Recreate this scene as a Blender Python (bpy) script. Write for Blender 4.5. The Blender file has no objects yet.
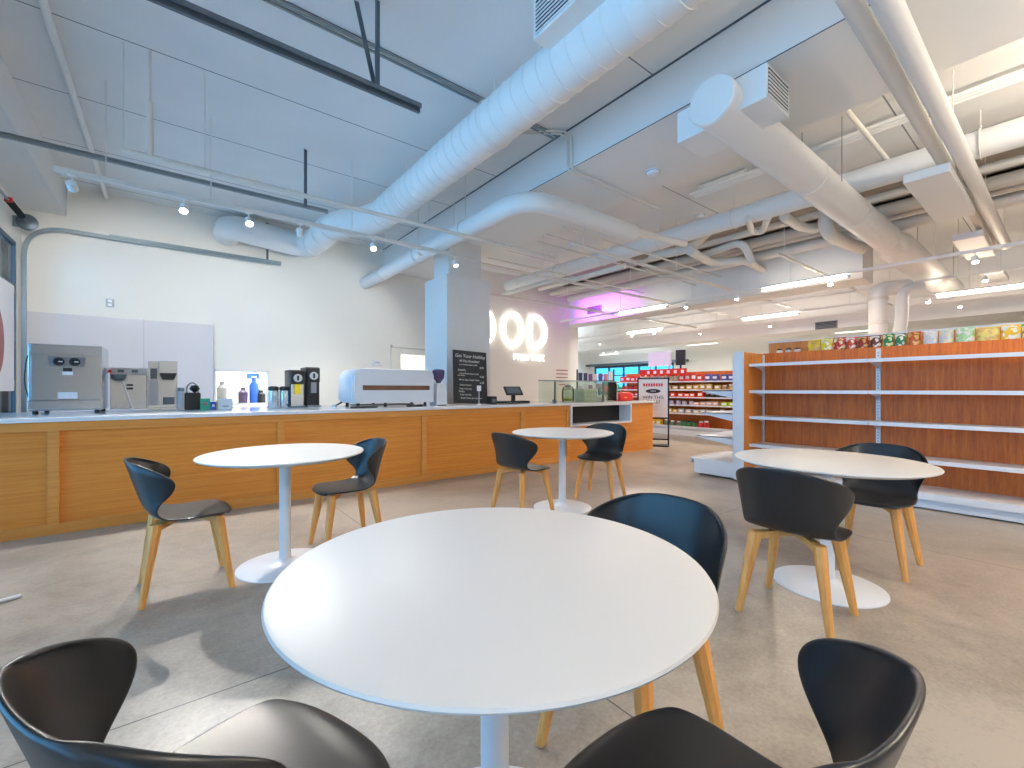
import bpy, math, random
from mathutils import Vector, Matrix
random.seed(7)
C = bpy.context.scene.collection
S = bpy.context.scene
PI = math.pi
# ------------------------------------------------------------------ camera
CX, CY, F, H = 512.0, 389.0, 440.0, 1.175
c52, s52 = math.cos(math.radians(52)), math.sin(math.radians(52))
cam_d = bpy.data.cameras.new('camera'); cam = bpy.data.objects.new('camera', cam_d); C.objects.link(cam)
cam_d.sensor_width = 36; cam_d.lens = F / 1024 * 36; cam_d.shift_y = 5 / 1024; cam_d.clip_start = 0.05
cam.location = (0, 0, H); cam.rotation_euler = (PI / 2, 0, math.radians(52 - 90))
S.camera = cam
S.view_settings.view_transform = 'Standard'; S.view_settings.look = 'None'
S.view_settings.gamma = 1; S.view_settings.use_curve_mapping = False
S.view_settings.exposure = 0.80
S.cycles.use_denoising = True
S.cycles.max_bounces = 10; S.cycles.diffuse_bounces = 6; S.cycles.glossy_bounces = 4
S.cycles.transmission_bounces = 8; S.cycles.transparent_max_bounces = 12
S.cycles.sample_clamp_indirect = 6
# ------------------------------------------------------------------ world
W = bpy.data.worlds.new('sky'); S.world = W; W.use_nodes = True
bg = W.node_tree.nodes['Background']; bg.inputs[0].default_value = (0.52, 0.74, 1.0, 1); bg.inputs[1].default_value = 3.7

def area(name, loc, sx, sy, power, col, rot=(0, 0, 0), spread=180):
    l = bpy.data.lights.new(name, 'AREA'); l.shape = 'RECTANGLE'; l.size = sx; l.size_y = sy
    l.energy = power; l.color = col; l.spread = math.radians(spread)
    o = bpy.data.objects.new(name, l); o.location = loc; o.rotation_euler = rot; C.objects.link(o); return o
def point(name, loc, power, col, r=.05):
    l = bpy.data.lights.new(name, 'POINT'); l.energy = power; l.color = col; l.shadow_soft_size = r
    o = bpy.data.objects.new(name, l); o.location = loc; C.objects.link(o); return o
def spot(name, loc, tgt, power, col, ang=70, r=.04, blend=.5):
    l = bpy.data.lights.new(name, 'SPOT'); l.energy = power; l.color = col; l.shadow_soft_size = r
    l.spot_size = math.radians(ang); l.spot_blend = blend
    o = bpy.data.objects.new(name, l); o.location = loc
    o.rotation_euler = (Vector(tgt) - Vector(loc)).to_track_quat('-Z', 'Y').to_euler(); C.objects.link(o); return o
WARM = (1.0, .86, .68); NEUT = (1.0, .95, .88); DAY = (.56, .77, 1.0)
# sky light enters through the glazed roll-up doors on the left wall (sampling portals only, no light of their own)
for yy_ in (7.15, 4.42, 1.60, -1.87):
    pt = area('sky_portal', (-1.70, yy_, 1.55), 3.1, 2.9, 1, (1, 1, 1), (0, -PI / 2, 0)); pt.data.cycles.is_portal = True
pt = area('sky_portal', (20.1, 15, 1.3), 2.5, 5.3, 1, (1, 1, 1), (0, PI / 2, 0)); pt.data.cycles.is_portal = True
# ceiling lamps: long linear pendants, some added as fill, throwing light up and down
LINEAR = [  # x, y, length along y, z, down, up, colour
    (0.6, -1.6, 1.2, 3.2, 28, 34, WARM), (3.6, -1.6, 1.2, 3.2, 32, 115, WARM), (5.2, -1.6, 1.2, 3.2, 18, 170, WARM),  # unseen fill lamps added behind the camera to brighten ceiling, tables and shelves
    (8.4, 2.82, 1.25, 2.93, 26, 18, WARM), (8.4, 6.0, 1.25, 2.93, 22, 14, WARM),
    (11.6, 1.0, 1.25, 2.93, 60, 70, WARM), (11.6, 4.6, 1.25, 2.93, 60, 70, NEUT), (11.6, 8.2, 1.25, 2.93, 60, 90, NEUT),
    (16.5, 4.0, 1.25, 2.93, 70, 40, NEUT), (16.5, 9.0, 1.25, 2.93, 110, 80, NEUT), (12.4, 14.2, 1.25, 2.93, 60, 60, (.72, .86, 1)), (17.6, 14.5, 1.25, 2.93, 80, 80, (.72, .86, 1))]  # last two lamps added to brighten the far wall
for (x, y, L, z, dn, up, col) in LINEAR:
    area('linear_down', (x, y, z - .025), .035, L, dn, col)
    area('linear_up', (x, y, z + .045), .035, L, up, col, (PI, 0, 0))
area('kitchen_light', (2.5, 10.2, 2.7), 4, 1.6, 120, (.92, .97, 1))
area('purple_led', (8.45, 7.6, 3.25), .06, 1.6, 10, (.62, .12, 1.0), (0, -PI / 2, 0), 120)

# ------------------------------------------------------------------ helpers
def at(px, py=None, X=None, Y=None, z=None):
    """world point seen at a pixel, on the plane X=.., Y=.. or z=.."""
    t = (px - CX) / F
    if z is not None: Z = F * (H - z) / (py - CY)
    elif Y is not None: Z = Y / (s52 - c52 * t)
    else: Z = X / (c52 + s52 * t)
    zz = z if z is not None else (H - (py - CY) * Z / F if py is not None else 0)
    return Vector((Z * (c52 + s52 * t), Z * (s52 - c52 * t), zz))
def tag(o, label=None, cat=None, group=None, kind=None):
    if label: o['label'] = label
    if cat: o['category'] = cat
    if group: o['group'] = group
    if kind: o['kind'] = kind
    return o
def empty(name, loc, label=None, cat=None, group=None, rz=0):
    o = bpy.data.objects.new(name, None); C.objects.link(o); o.location = loc; o.rotation_euler = (0, 0, rz)
    o.empty_display_size = .1
    return tag(o, label, cat, group)
class MB:
    """mesh builder: collects simple solids and links them as ONE object"""
    def __init__(s): s.v = []; s.f = []; s.mi = []; s.cur = 0
    def add(s, vs, fs):
        b = len(s.v); s.v += [tuple(v) for v in vs]; s.f += [tuple(b + i for i in f) for f in fs]; s.mi += [s.cur] * len(fs); return s
    def mat(s, i): s.cur = i; return s
    def box(s, x0, x1, y0, y1, z0, z1):
        return s.add([(x0, y0, z0), (x1, y0, z0), (x1, y1, z0), (x0, y1, z0), (x0, y0, z1), (x1, y0, z1), (x1, y1, z1), (x0, y1, z1)],
                     [(0, 3, 2, 1), (4, 5, 6, 7), (0, 1, 5, 4), (1, 2, 6, 5), (2, 3, 7, 6), (3, 0, 4, 7)])
    def rings(s, rs, cap=True, close=True):
        n = len(rs[0]); vs = [p for r in rs for p in r]; fs = []
        for i in range(len(rs) - 1):
            for j in range(n if close else n - 1):
                k = (j + 1) % n; fs.append((i * n + j, i * n + k, (i + 1) * n + k, (i + 1) * n + j))
        if cap: fs += [tuple(range(n - 1, -1, -1)), tuple(range((len(rs) - 1) * n, len(rs) * n))]
        return s.add(vs, fs)
    def tube(s, pts, r, n=12, bend=0, cap=True, radii=None):
        P = [Vector(p) for p in pts]
        if bend: P = round_path(P, bend)
        T = []
        for i in range(len(P)):
            a = P[max(i - 1, 0)]; b = P[min(i + 1, len(P) - 1)]; T.append((b - a).normalized())
        u = T[0].orthogonal().normalized(); rs = []
        for i, p in enumerate(P):
            u = (u - T[i] * u.dot(T[i])).normalized(); w = T[i].cross(u)
            rr = radii[i] if radii else r
            rs.append([p + (u * math.cos(2 * PI * k / n) + w * math.sin(2 * PI * k / n)) * rr for k in range(n)])
        return s.rings(rs, cap)
    def lathe(s, prof, c=(0, 0, 0), n=32, sx=1, sy=1):
        rs = [[(c[0] + r * sx * math.cos(2 * PI * k / n), c[1] + r * sy * math.sin(2 * PI * k / n), c[2] + z) for k in range(n)] for r, z in prof]
        return s.rings(rs)
    def prism(s, poly, axis, a, b):
        def mk(p, t): return {'x': (t, p[0], p[1]), 'y': (p[0], t, p[1]), 'z': (p[0], p[1], t)}[axis]
        return s.rings([[mk(p, a) for p in poly], [mk(p, b) for p in poly]])
    def build(s, name, m, parent=None, bevel=0, smooth=35, loc=None):
        me = bpy.data.meshes.new(name); me.from_pydata(s.v, [], s.f); me.validate()
        for mm in (m if isinstance(m, (list, tuple)) else [m]): me.materials.append(mm)
        if isinstance(m, (list, tuple)) and len(me.polygons) == len(s.mi): me.polygons.foreach_set('material_index', s.mi)
        import bmesh
        bm = bmesh.new(); bm.from_mesh(me); bmesh.ops.recalc_face_normals(bm, faces=bm.faces); bm.to_mesh(me); bm.free()
        if smooth:
            me.polygons.foreach_set('use_smooth', [True] * len(me.polygons)); me.set_sharp_from_angle(angle=math.radians(smooth))
        o = bpy.data.objects.new(name, me); C.objects.link(o)
        if parent: o.parent = parent
        if loc: o.location = loc
        if bevel:
            b = o.modifiers.new('bevel', 'BEVEL'); b.width = bevel; b.segments = 2; b.limit_method = 'ANGLE'; b.angle_limit = math.radians(40)
        return o
def round_path(P, r, n=7):
    out = [P[0]]
    for i in range(1, len(P) - 1):
        a, p, b = P[i - 1], P[i], P[i + 1]; d1 = (a - p); d2 = (b - p)
        k = min(r, d1.length * .49, d2.length * .49); q1 = p + d1.normalized() * k; q2 = p + d2.normalized() * k
        for j in range(n + 1):
            t = j / n; out.append(q1 * (1 - t) ** 2 + p * 2 * t * (1 - t) + q2 * t * t)
    out.append(P[-1]); return out
class HG:
    def __init__(s): s.L = []
    def new(s): s.L.append(MB()); return s.L[-1]
def kids(o): return [c for c in bpy.data.objects if c.parent == o]
def copy_tree(o, parent=None, _m=None):
    c = o.copy(); C.objects.link(c)
    if parent: c.parent = parent
    for ch in kids(o): copy_tree(ch, c)
    return c
def text_mesh(name, body, size, m, parent=None, loc=(0, 0, 0), rot=(PI / 2, 0, 0), align='CENTER', ext=.001, sx=1, shear=0, bev=0, off=0):
    cu = bpy.data.curves.new(name, 'FONT'); cu.body = body; cu.size = size; cu.extrude = ext; cu.align_x = align; cu.align_y = 'CENTER'
    cu.shear = shear; cu.bevel_depth = bev; cu.resolution_u = 3; cu.offset = off
    t = bpy.data.objects.new(name, cu); C.objects.link(t); bpy.context.view_layer.update()
    me = bpy.data.meshes.new_from_object(t.evaluated_get(bpy.context.evaluated_depsgraph_get()))
    bpy.data.objects.remove(t); me.materials.clear(); me.materials.append(m)
    for v in me.vertices: v.co.x *= sx
    o = bpy.data.objects.new(name, me); C.objects.link(o); o.location = loc; o.rotation_euler = rot
    if parent: o.parent = parent
    return o

# ------------------------------------------------------------------ materials
def srgb(r, g, b):
    f = lambda c: (c / 255 / 12.92) if c / 255 <= .04045 else ((c / 255 + .055) / 1.055) ** 2.4
    return (f(r), f(g), f(b), 1)
def mat(name, col, rough=.5, metal=0, emit=None, es=0, var=.04, vscale=8, bump=0, trans=0, alpha=1, coat=0):
    m = bpy.data.materials.new(name); m.use_nodes = True; nt = m.node_tree; b = nt.nodes['Principled BSDF']
    b.inputs['Roughness'].default_value = rough; b.inputs['Metallic'].default_value = metal
    b.inputs['Base Color'].default_value = col
    if trans: b.inputs['Transmission Weight'].default_value = trans
    if alpha < 1: b.inputs['Alpha'].default_value = alpha
    if coat: b.inputs['Coat Weight'].default_value = coat
    if emit: b.inputs['Emission Color'].default_value = emit; b.inputs['Emission Strength'].default_value = es
    if var and not trans:
        tc = nt.nodes.new('ShaderNodeTexCoord'); n = nt.nodes.new('ShaderNodeTexNoise'); n.inputs['Scale'].default_value = vscale; n.inputs['Detail'].default_value = 4
        r = nt.nodes.new('ShaderNodeMapRange'); r.inputs[3].default_value = 1 - var; r.inputs[4].default_value = 1 + var
        mx = nt.nodes.new('ShaderNodeVectorMath'); mx.operation = 'SCALE'; mx.inputs[0].default_value = col[:3]
        nt.links.new(tc.outputs['Object'], n.inputs['Vector']); nt.links.new(n.outputs[0], r.inputs[0]); nt.links.new(r.outputs[0], mx.inputs['Scale'])
        nt.links.new(mx.outputs[0], b.inputs['Base Color'])
        if bump:
            bp = nt.nodes.new('ShaderNodeBump'); bp.inputs['Strength'].default_value = bump; bp.inputs['Distance'].default_value = .01
            nt.links.new(n.outputs[0], bp.inputs['Height']); nt.links.new(bp.outputs[0], b.inputs['Normal'])
    return m
def wood(name, c1, c2, grain=(1, 14, 14), scale=3.0, rough=.45, fine=.5):
    m = bpy.data.materials.new(name); m.use_nodes = True; nt = m.node_tree; b = nt.nodes['Principled BSDF']; b.inputs['Roughness'].default_value = rough
    tc = nt.nodes.new('ShaderNodeTexCoord'); mp = nt.nodes.new('ShaderNodeMapping'); mp.inputs['Scale'].default_value = grain
    n = nt.nodes.new('ShaderNodeTexNoise'); n.inputs['Scale'].default_value = scale; n.inputs['Detail'].default_value = 6; n.inputs['Roughness'].default_value = .62
    n.inputs['Distortion'].default_value = .25
    n2 = nt.nodes.new('ShaderNodeTexNoise'); n2.inputs['Scale'].default_value = scale * 7; n2.inputs['Detail'].default_value = 3
    ad = nt.nodes.new('ShaderNodeMath'); ad.operation = 'MULTIPLY_ADD'; ad.inputs[1].default_value = fine
    sb = nt.nodes.new('ShaderNodeMath'); sb.operation = 'SUBTRACT'; sb.inputs[1].default_value = fine * .5
    cr = nt.nodes.new('ShaderNodeValToRGB'); cr.color_ramp.elements[0].position = .3; cr.color_ramp.elements[1].position = .7
    cr.color_ramp.elements[0].color = c1; cr.color_ramp.elements[1].color = c2
    L = nt.links.new
    L(tc.outputs['Object'], mp.inputs[0]); L(mp.outputs[0], n.inputs['Vector']); L(mp.outputs[0], n2.inputs['Vector'])
    L(n2.outputs[0], ad.inputs[0]); L(n.outputs[0], ad.inputs[2]); L(ad.outputs[0], sb.inputs[0]); L(sb.outputs[0], cr.inputs[0]); L(cr.outputs[0], b.inputs['Base Color'])
    return m
M = {}
M['wall'] = mat('white_wall_paint', srgb(236, 234, 226), .75, var=.012, vscale=2, bump=.03)
M['ceil'] = None
M['beam'] = mat('white_beam_paint', srgb(226, 226, 224), .7, var=.02, vscale=1.5, bump=.05)
M['white'] = mat('white_duct_paint', srgb(232, 231, 228), .45, var=.02, vscale=6)
M['pipe'] = mat('white_pipe_paint', srgb(222, 219, 212), .5, var=.03, vscale=9)
M['pipe2'] = mat('dull_pipe_paint', srgb(196, 190, 180), .55, var=.05, vscale=9)
M['deck'] = mat('dark_deck', srgb(176, 168, 158), .8, var=.2, vscale=3)
M['steel'] = mat('galvanised_steel', srgb(150, 165, 172), .38, .85, var=.12, vscale=25)
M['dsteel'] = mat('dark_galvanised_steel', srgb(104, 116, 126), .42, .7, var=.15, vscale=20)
M['stain'] = mat('stainless_steel', srgb(206, 211, 216), .27, .95, var=.08, vscale=4)
M['black'] = mat('black_plastic', srgb(24, 25, 27), .42, var=.1, vscale=30)
M['shell'] = mat('black_chair_shell', srgb(30, 31, 33), .33, var=.06, vscale=60, bump=.02)
M['blackmetal'] = mat('black_metal', srgb(26, 27, 29), .4, .4, var=.1)
M['table'] = mat('white_table_laminate', srgb(210, 205, 200), .42, var=.01, vscale=3)
M['tedge'] = mat('white_table_edge', srgb(205, 207, 214), .35, var=.01)
M['tmetal'] = mat('white_powder_metal', srgb(222, 224, 228), .3, var=.01)
M['shelf'] = mat('white_shelf_steel', srgb(228, 228, 232), .35, var=.015)
M['quartz'] = mat('white_quartz', srgb(228, 229, 232), .12, var=.03, vscale=40)
M['leg'] = wood('beech_leg', srgb(206, 138, 66), srgb(228, 166, 92), (12, 12, 1.2), 3.0, .42, .3)
M['oak'] = wood('oak_panel', srgb(206, 122, 40), srgb(226, 150, 62), (.5, 8, 22), 2.2, .42, .5)
M['oakf'] = wood('oak_frame', srgb(208, 132, 54), srgb(224, 156, 76), (.5, 8, 22), 2.6, .42, .4)
M['brown'] = wood('brown_shelf_board', srgb(182, 82, 4), srgb(220, 118, 20), (14, 14, .8), 3.0, .5, .5)
M['brownl'] = wood('light_brown_board', srgb(200, 122, 50), srgb(220, 148, 76), (14, 14, .8), 3.0, .5, .5)
M['frp'] = mat('glossy_wall_panel', srgb(214, 213, 218), .16, var=.02, vscale=30, bump=.05)
M['glass'] = mat('clear_glass', (1, 1, 1, 1), .02, trans=1, var=0)
M['glass'].node_tree.nodes['Principled BSDF'].inputs['IOR'].default_value = 1.08
M['gguard'] = mat('green_tinted_glass', srgb(205, 232, 220), .03, trans=1, var=0)
M['gguard'].node_tree.nodes['Principled BSDF'].inputs['IOR'].default_value = 1.1
M['bglass'] = mat('blue_door_glass', srgb(120, 190, 235), .05, trans=1, var=0)
M['bglass'].node_tree.nodes['Principled BSDF'].inputs['IOR'].default_value = 1.1
M['bframe'] = mat('blue_grey_door_frame', srgb(70, 92, 106), .4, .4, var=.1)
M['paper'] = mat('white_paper', srgb(236, 236, 240), .8, var=.01)
M['chalk'] = mat('chalk_board', srgb(40, 41, 43), .8, var=.12, vscale=10)
M['chalkw'] = mat('chalk_writing', srgb(215, 215, 210), .9, var=.15, vscale=60)
M['red'] = mat('red_plastic', srgb(212, 24, 22), .35, var=.06)
M['green'] = mat('green_carton', srgb(40, 165, 130), .5, var=.06)
M['blue'] = mat('blue_carton', srgb(30, 90, 190), .5, var=.06)
M['purple'] = mat('smoked_purple_hopper', srgb(78, 62, 100), .15, var=.1)
M['yellow'] = mat('yellow_pack', srgb(240, 205, 40), .4, var=.08)
M['neon'] = mat('neon_tube', (1, 1, 1, 1), .4, emit=(1, .97, .86, 1), es=2.1, var=0)
M['neon2'] = mat('neon_script', (1, 1, 1, 1), .4, emit=(1, .98, .92, 1), es=1.3, var=0)
M['lampon'] = mat('lit_lamp', (1, 1, 1, 1), .4, emit=(1, .95, .86, 1), es=28, var=0)
M['tube_on'] = mat('lit_diffuser', (1, 1, 1, 1), .4, emit=(1, .96, .9, 1), es=1.5, var=0)
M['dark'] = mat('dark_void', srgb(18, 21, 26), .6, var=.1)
M['grey'] = mat('grey_plastic', srgb(130, 132, 136), .45, var=.05)
M['lgrey'] = mat('light_grey_plastic', srgb(190, 190, 194), .45, var=.03)
M['pink'] = mat('rose_patch', srgb(168, 110, 108), .7, var=.1)
M['hedge'] = mat('hedge_leaves', srgb(90, 160, 90), .8, var=.5, vscale=14)
M['street'] = mat('street_paving', srgb(150, 160, 165), .8, var=.1)

def thin_glass(name, tint, refl=.08):
    m = bpy.data.materials.new(name); m.use_nodes = True; nt = m.node_tree; nt.nodes.remove(nt.nodes['Principled BSDF']); out = nt.nodes['Material Output']
    tr = nt.nodes.new('ShaderNodeBsdfTransparent'); tr.inputs[0].default_value = tint; gl = nt.nodes.new('ShaderNodeBsdfGlossy'); gl.inputs['Roughness'].default_value = .03
    fr = nt.nodes.new('ShaderNodeFresnel'); fr.inputs[0].default_value = 1.3; mx = nt.nodes.new('ShaderNodeMixShader')
    nt.links.new(fr.outputs[0], mx.inputs[0]); nt.links.new(tr.outputs[0], mx.inputs[1]); nt.links.new(gl.outputs[0], mx.inputs[2]); nt.links.new(mx.outputs[0], out.inputs[0]); return m
M['glass'] = thin_glass('clear_window_glass', (.96, .98, .98, 1)); M['bglass'] = thin_glass('blue_tinted_door_glass', (.55, .82, .96, 1)); M['teal'] = thin_glass('teal_tinted_shop_glass', (.22, .52, .60, 1)); M['gguard'] = thin_glass('pale_green_guard_glass', (.86, .93, .89, 1))
def pat(c1, c2, sc=16):
    key = ('pat', c1, c2)
    if key in PK: return PK[key]
    m = bpy.data.materials.new('printed_foil_%d' % len(PK)); m.use_nodes = True; nt = m.node_tree; b = nt.nodes['Principled BSDF']; b.inputs['Roughness'].default_value = .3
    tc = nt.nodes.new('ShaderNodeTexCoord'); n = nt.nodes.new('ShaderNodeTexNoise'); n.inputs['Scale'].default_value = sc; n.inputs['Detail'].default_value = 1
    cr = nt.nodes.new('ShaderNodeValToRGB'); cr.color_ramp.interpolation = 'CONSTANT'; cr.color_ramp.elements[1].position = .54
    cr.color_ramp.elements[0].color = srgb(*c1); cr.color_ramp.elements[1].color = srgb(*c2)
    nt.links.new(tc.outputs['Object'], n.inputs['Vector']); nt.links.new(n.outputs[0], cr.inputs[0]); nt.links.new(cr.outputs[0], b.inputs['Base Color']); PK[key] = m; return m
PK = {}
def ceiling_mat():
    m = bpy.data.materials.new('painted_concrete_ceiling'); m.use_nodes = True; nt = m.node_tree; b = nt.nodes['Principled BSDF']; L = nt.links.new
    b.inputs['Roughness'].default_value = .7
    tc = nt.nodes.new('ShaderNodeTexCoord'); sp = nt.nodes.new('ShaderNodeSeparateXYZ'); L(tc.outputs['Object'], sp.inputs[0])
    def seam(sock, off, per, w):
        a = nt.nodes.new('ShaderNodeMath'); a.operation = 'ADD'; a.inputs[1].default_value = -off + 100 * per; L(sock, a.inputs[0])
        d = nt.nodes.new('ShaderNodeMath'); d.operation = 'PINGPONG'; d.inputs[1].default_value = per / 2; L(a.outputs[0], d.inputs[0])
        g = nt.nodes.new('ShaderNodeMath'); g.operation = 'LESS_THAN'; g.inputs[1].default_value = w; L(d.outputs[0], g.inputs[0]); return g
    s1 = seam(sp.outputs['Y'], 1.16, 1.22, .007)
    mxs = s1
    n = nt.nodes.new('ShaderNodeTexNoise'); n.inputs['Scale'].default_value = 1.2; n.inputs['Detail'].default_value = 5; L(tc.outputs['Object'], n.inputs['Vector'])
    cr = nt.nodes.new('ShaderNodeValToRGB'); cr.color_ramp.elements[0].color = srgb(214, 214, 214); cr.color_ramp.elements[1].color = srgb(232, 232, 230); L(n.outputs[0], cr.inputs[0])
    mx = nt.nodes.new('ShaderNodeMix'); mx.data_type = 'RGBA'; L(mxs.outputs[0], mx.inputs[0]); L(cr.outputs[0], mx.inputs[6]); mx.inputs[7].default_value = srgb(128, 132, 138)
    L(mx.outputs[2], b.inputs['Base Color']); return m
M['ceil'] = ceiling_mat()
def floor_mat():
    m = bpy.data.materials.new('polished_concrete_floor'); m.use_nodes = True; nt = m.node_tree; b = nt.nodes['Principled BSDF']; L = nt.links.new
    tc = nt.nodes.new('ShaderNodeTexCoord'); sp = nt.nodes.new('ShaderNodeSeparateXYZ'); L(tc.outputs['Object'], sp.inputs[0])
    def seam(sock, off, per, w):
        a = nt.nodes.new('ShaderNodeMath'); a.operation = 'ADD'; a.inputs[1].default_value = -off + 100 * per; L(sock, a.inputs[0])
        d = nt.nodes.new('ShaderNodeMath'); d.operation = 'PINGPONG'; d.inputs[1].default_value = per / 2; L(a.outputs[0], d.inputs[0])
        g = nt.nodes.new('ShaderNodeMath'); g.operation = 'LESS_THAN'; g.inputs[1].default_value = w; L(d.outputs[0], g.inputs[0]); return g
    s1 = seam(sp.outputs['Y'], 2.045, 3.05, .0035); s2 = seam(sp.outputs['X'], 1.31, 3.05, .0035)
    mxs = nt.nodes.new('ShaderNodeMath'); mxs.operation = 'MAXIMUM'; L(s1.outputs[0], mxs.inputs[0]); L(s2.outputs[0], mxs.inputs[1])
    def noise(sc, det, ro, dist=0):
        n = nt.nodes.new('ShaderNodeTexNoise'); n.inputs['Scale'].default_value = sc; n.inputs['Detail'].default_value = det; n.inputs['Roughness'].default_value = ro
        n.inputs['Distortion'].default_value = dist; L(tc.outputs['Object'], n.inputs['Vector']); return n
    n1 = noise(.8, 6, .6, .6); n2 = noise(7, 6, .7, .4); n3 = noise(60, 3, .6)
    a = nt.nodes.new('ShaderNodeMath'); a.operation = 'MULTIPLY_ADD'; a.inputs[1].default_value = .45; L(n2.outputs[0], a.inputs[0]); L(n1.outputs[0], a.inputs[2])
    a2 = nt.nodes.new('ShaderNodeMath'); a2.operation = 'MULTIPLY_ADD'; a2.inputs[1].default_value = .35; L(n3.outputs[0], a2.inputs[0]); L(a.outputs[0], a2.inputs[2])
    cr = nt.nodes.new('ShaderNodeValToRGB'); cr.color_ramp.elements[0].position = .6; cr.color_ramp.elements[1].position = 1.15
    cr.color_ramp.elements[0].color = srgb(112, 101, 90); cr.color_ramp.elements[1].color = srgb(172, 161, 148); L(a2.outputs[0], cr.inputs[0])
    mx = nt.nodes.new('ShaderNodeMix'); mx.data_type = 'RGBA'; L(mxs.outputs[0], mx.inputs[0]); L(cr.outputs[0], mx.inputs[6]); mx.inputs[7].default_value = srgb(80, 76, 72)
    L(mx.outputs[2], b.inputs['Base Color'])
    rr = nt.nodes.new('ShaderNodeMapRange'); rr.inputs[3].default_value = .22; rr.inputs[4].default_value = .42; L(n2.outputs[0], rr.inputs[0]); L(rr.outputs[0], b.inputs['Roughness'])
    return m
M['floor'] = floor_mat()

# ------------------------------------------------------------------ setting
LX, BY, FX, CZ = -1.57, 8.8, 20.0, 4.05
def struct(name, mb, m, label=None, **k): return tag(mb.build(name, m, **k), label, None, None, 'structure')
struct('floor', MB().box(LX - .2, FX + .2, -5.2, 18.2, -.1, 0), M['floor'], 'polished grey concrete floor with saw-cut joints')
cl = MB().box(LX - .2, 7.5, -5.2, BY + .2, CZ, CZ + .15).box(9.0, FX + .2, -5.2, 18.2, CZ, CZ + .15).box(7.5, 9.0, 11.4, 18.2, CZ, CZ + .15)
struct('ceiling', cl, M['ceil'], 'white painted concrete ceiling with board seams')
rc = MB().box(7.4, 9.1, -5.2, 11.5, 4.16, 4.26).box(7.42, 7.5, -5.2, 11.5, CZ, 4.16).box(9.0, 9.08, -5.2, 11.5, CZ, 4.16).box(7.5, 9.0, 11.4, 11.5, CZ, 4.16)
struct('ceiling', rc, M['deck'], 'dark recessed ceiling bay above the pipe runs')
# back wall with the serving hatch and the door opening
hx0, hx1, hz0, hz1 = at(214, Y=BY).x, at(269, Y=BY).x, .84, 1.50
dx0, dx1 = 3.66, 4.62
wb = MB()
wb.box(LX - .2, hx0, BY, BY + .15, 0, CZ).box(hx0, hx1, BY, BY + .15, 0, hz0).box(hx0, hx1, BY, BY + .15, hz1, CZ)
wb.box(hx1, dx0, BY, BY + .15, 0, CZ).box(dx0, dx1, BY, BY + .15, 2.1, CZ).box(dx1, 8.94, BY, BY + .15, 0, CZ)
struct('wall_back', wb, M['wall'], 'white wall behind the counter')
struct('wall_recess', MB().box(8.8, 9.92, 9.4, 9.55, 0, CZ).box(9.77, 9.92, 9.55, 18, 0, CZ), M['wall'], 'pink lit stub of wall beyond the lettered wall')
struct('wall_far_left', MB().box(9.9, FX, 18, 18.15, 0, CZ), M['wall'])
struct('wall_front', MB().box(LX, FX, -5.15, -5, 0, CZ), M['wall'])
# left wall with three glazed roll-up doors
DR = [(5.74, 8.58), (3.22, 5.66), (.3, 3.1), (-3.3, -.44)]
wl = MB(); ys = [-5.0] + [v for d in sorted(DR) for v in d] + [BY]
for i in range(0, len(ys), 2): wl.box(LX - .15, LX, ys[i], ys[i + 1], 0, CZ)
for d in DR: wl.box(LX - .15, LX, d[0], d[1], 3.1, CZ)
struct('wall_left', wl, M['wall'], 'left wall holding the glazed roll-up doors')
for n, (a, b) in enumerate(DR):
    fr = MB(); pn = MB(); rows = [0.02, .62, 1.24, 1.86, 2.48, 3.1]
    for r in range(5):
        z0, z1 = rows[r], rows[r + 1]
        fr.box(LX - .05, LX - .005, a, b, z0, z0 + .05).box(LX - .05, LX - .005, a, b, z1 - .05, z1)
        for k in range(5):
            yy = a + (b - a - .06) * k / 4; fr.box(LX - .05, LX - .005, yy, yy + .06, z0 + .05, z1 - .05)
        pn.box(LX - .032, LX - .024, a + .03, b - .03, z0 + .05, z1 - .05)
    d = struct('door_%d' % (n + 1), fr, M['bframe'], 'blue-grey glazed roll-up door, ' + ['behind the counter', 'at the counter front', 'beside the dining tables', 'nearest the front'][n])
    pn.build('pane', M['bglass'], d)
# far wall with shop windows
fw = MB().box(FX, FX + .15, -5, 12.4, 0, CZ).box(FX, FX + .15, 17.6, 18, 0, CZ).box(FX, FX + .15, 12.4, 17.6, 2.5, CZ).box(FX, FX + .15, 12.4, 17.6, 0, .1)
struct('wall_far', fw, M['wall'], 'white wall at the far end of the store')
wf = MB().box(FX - .02, FX + .08, 12.4, 17.6, 2.38, 2.5).box(FX - .02, FX + .08, 12.4, 17.6, .1, .18).box(FX - .01, FX + .06, 12.4, 17.6, 1.92, 1.98)
for k in range(6): wf.box(FX - .02, FX + .08, 12.4 + k * 1.026, 12.47 + k * 1.026, .1, 2.5)
w1 = struct('window_1', wf, M['bframe'], 'dark framed shopfront window at the far end')
MB().box(FX + .02, FX + .03, 12.45, 17.55, .15, 2.45).build('pane', M['teal'], w1)
struct('trim_1', MB().box(FX - .35, FX, 11.6, 18, 2.5, 2.62), M['dsteel'], 'dark awning strip above the far window')
st = MB().box(FX + .3, FX + 12, 5, 26, -.1, 0); struct('street_ground', st, M['street'])
# kitchen behind the hatch and the door
kb = MB().box(-1, 6, 11.2, 11.3, 0, 3).box(-1.1, -1, BY + .15, 11.3, 0, 3).box(6, 6.1, BY + .15, 11.3, 0, 3).box(-1, 6, BY + .15, 11.3, 3, 3.1)
struct('wall_kitchen', kb, M['wall'], 'bright white kitchen walls seen through the hatch')
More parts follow.
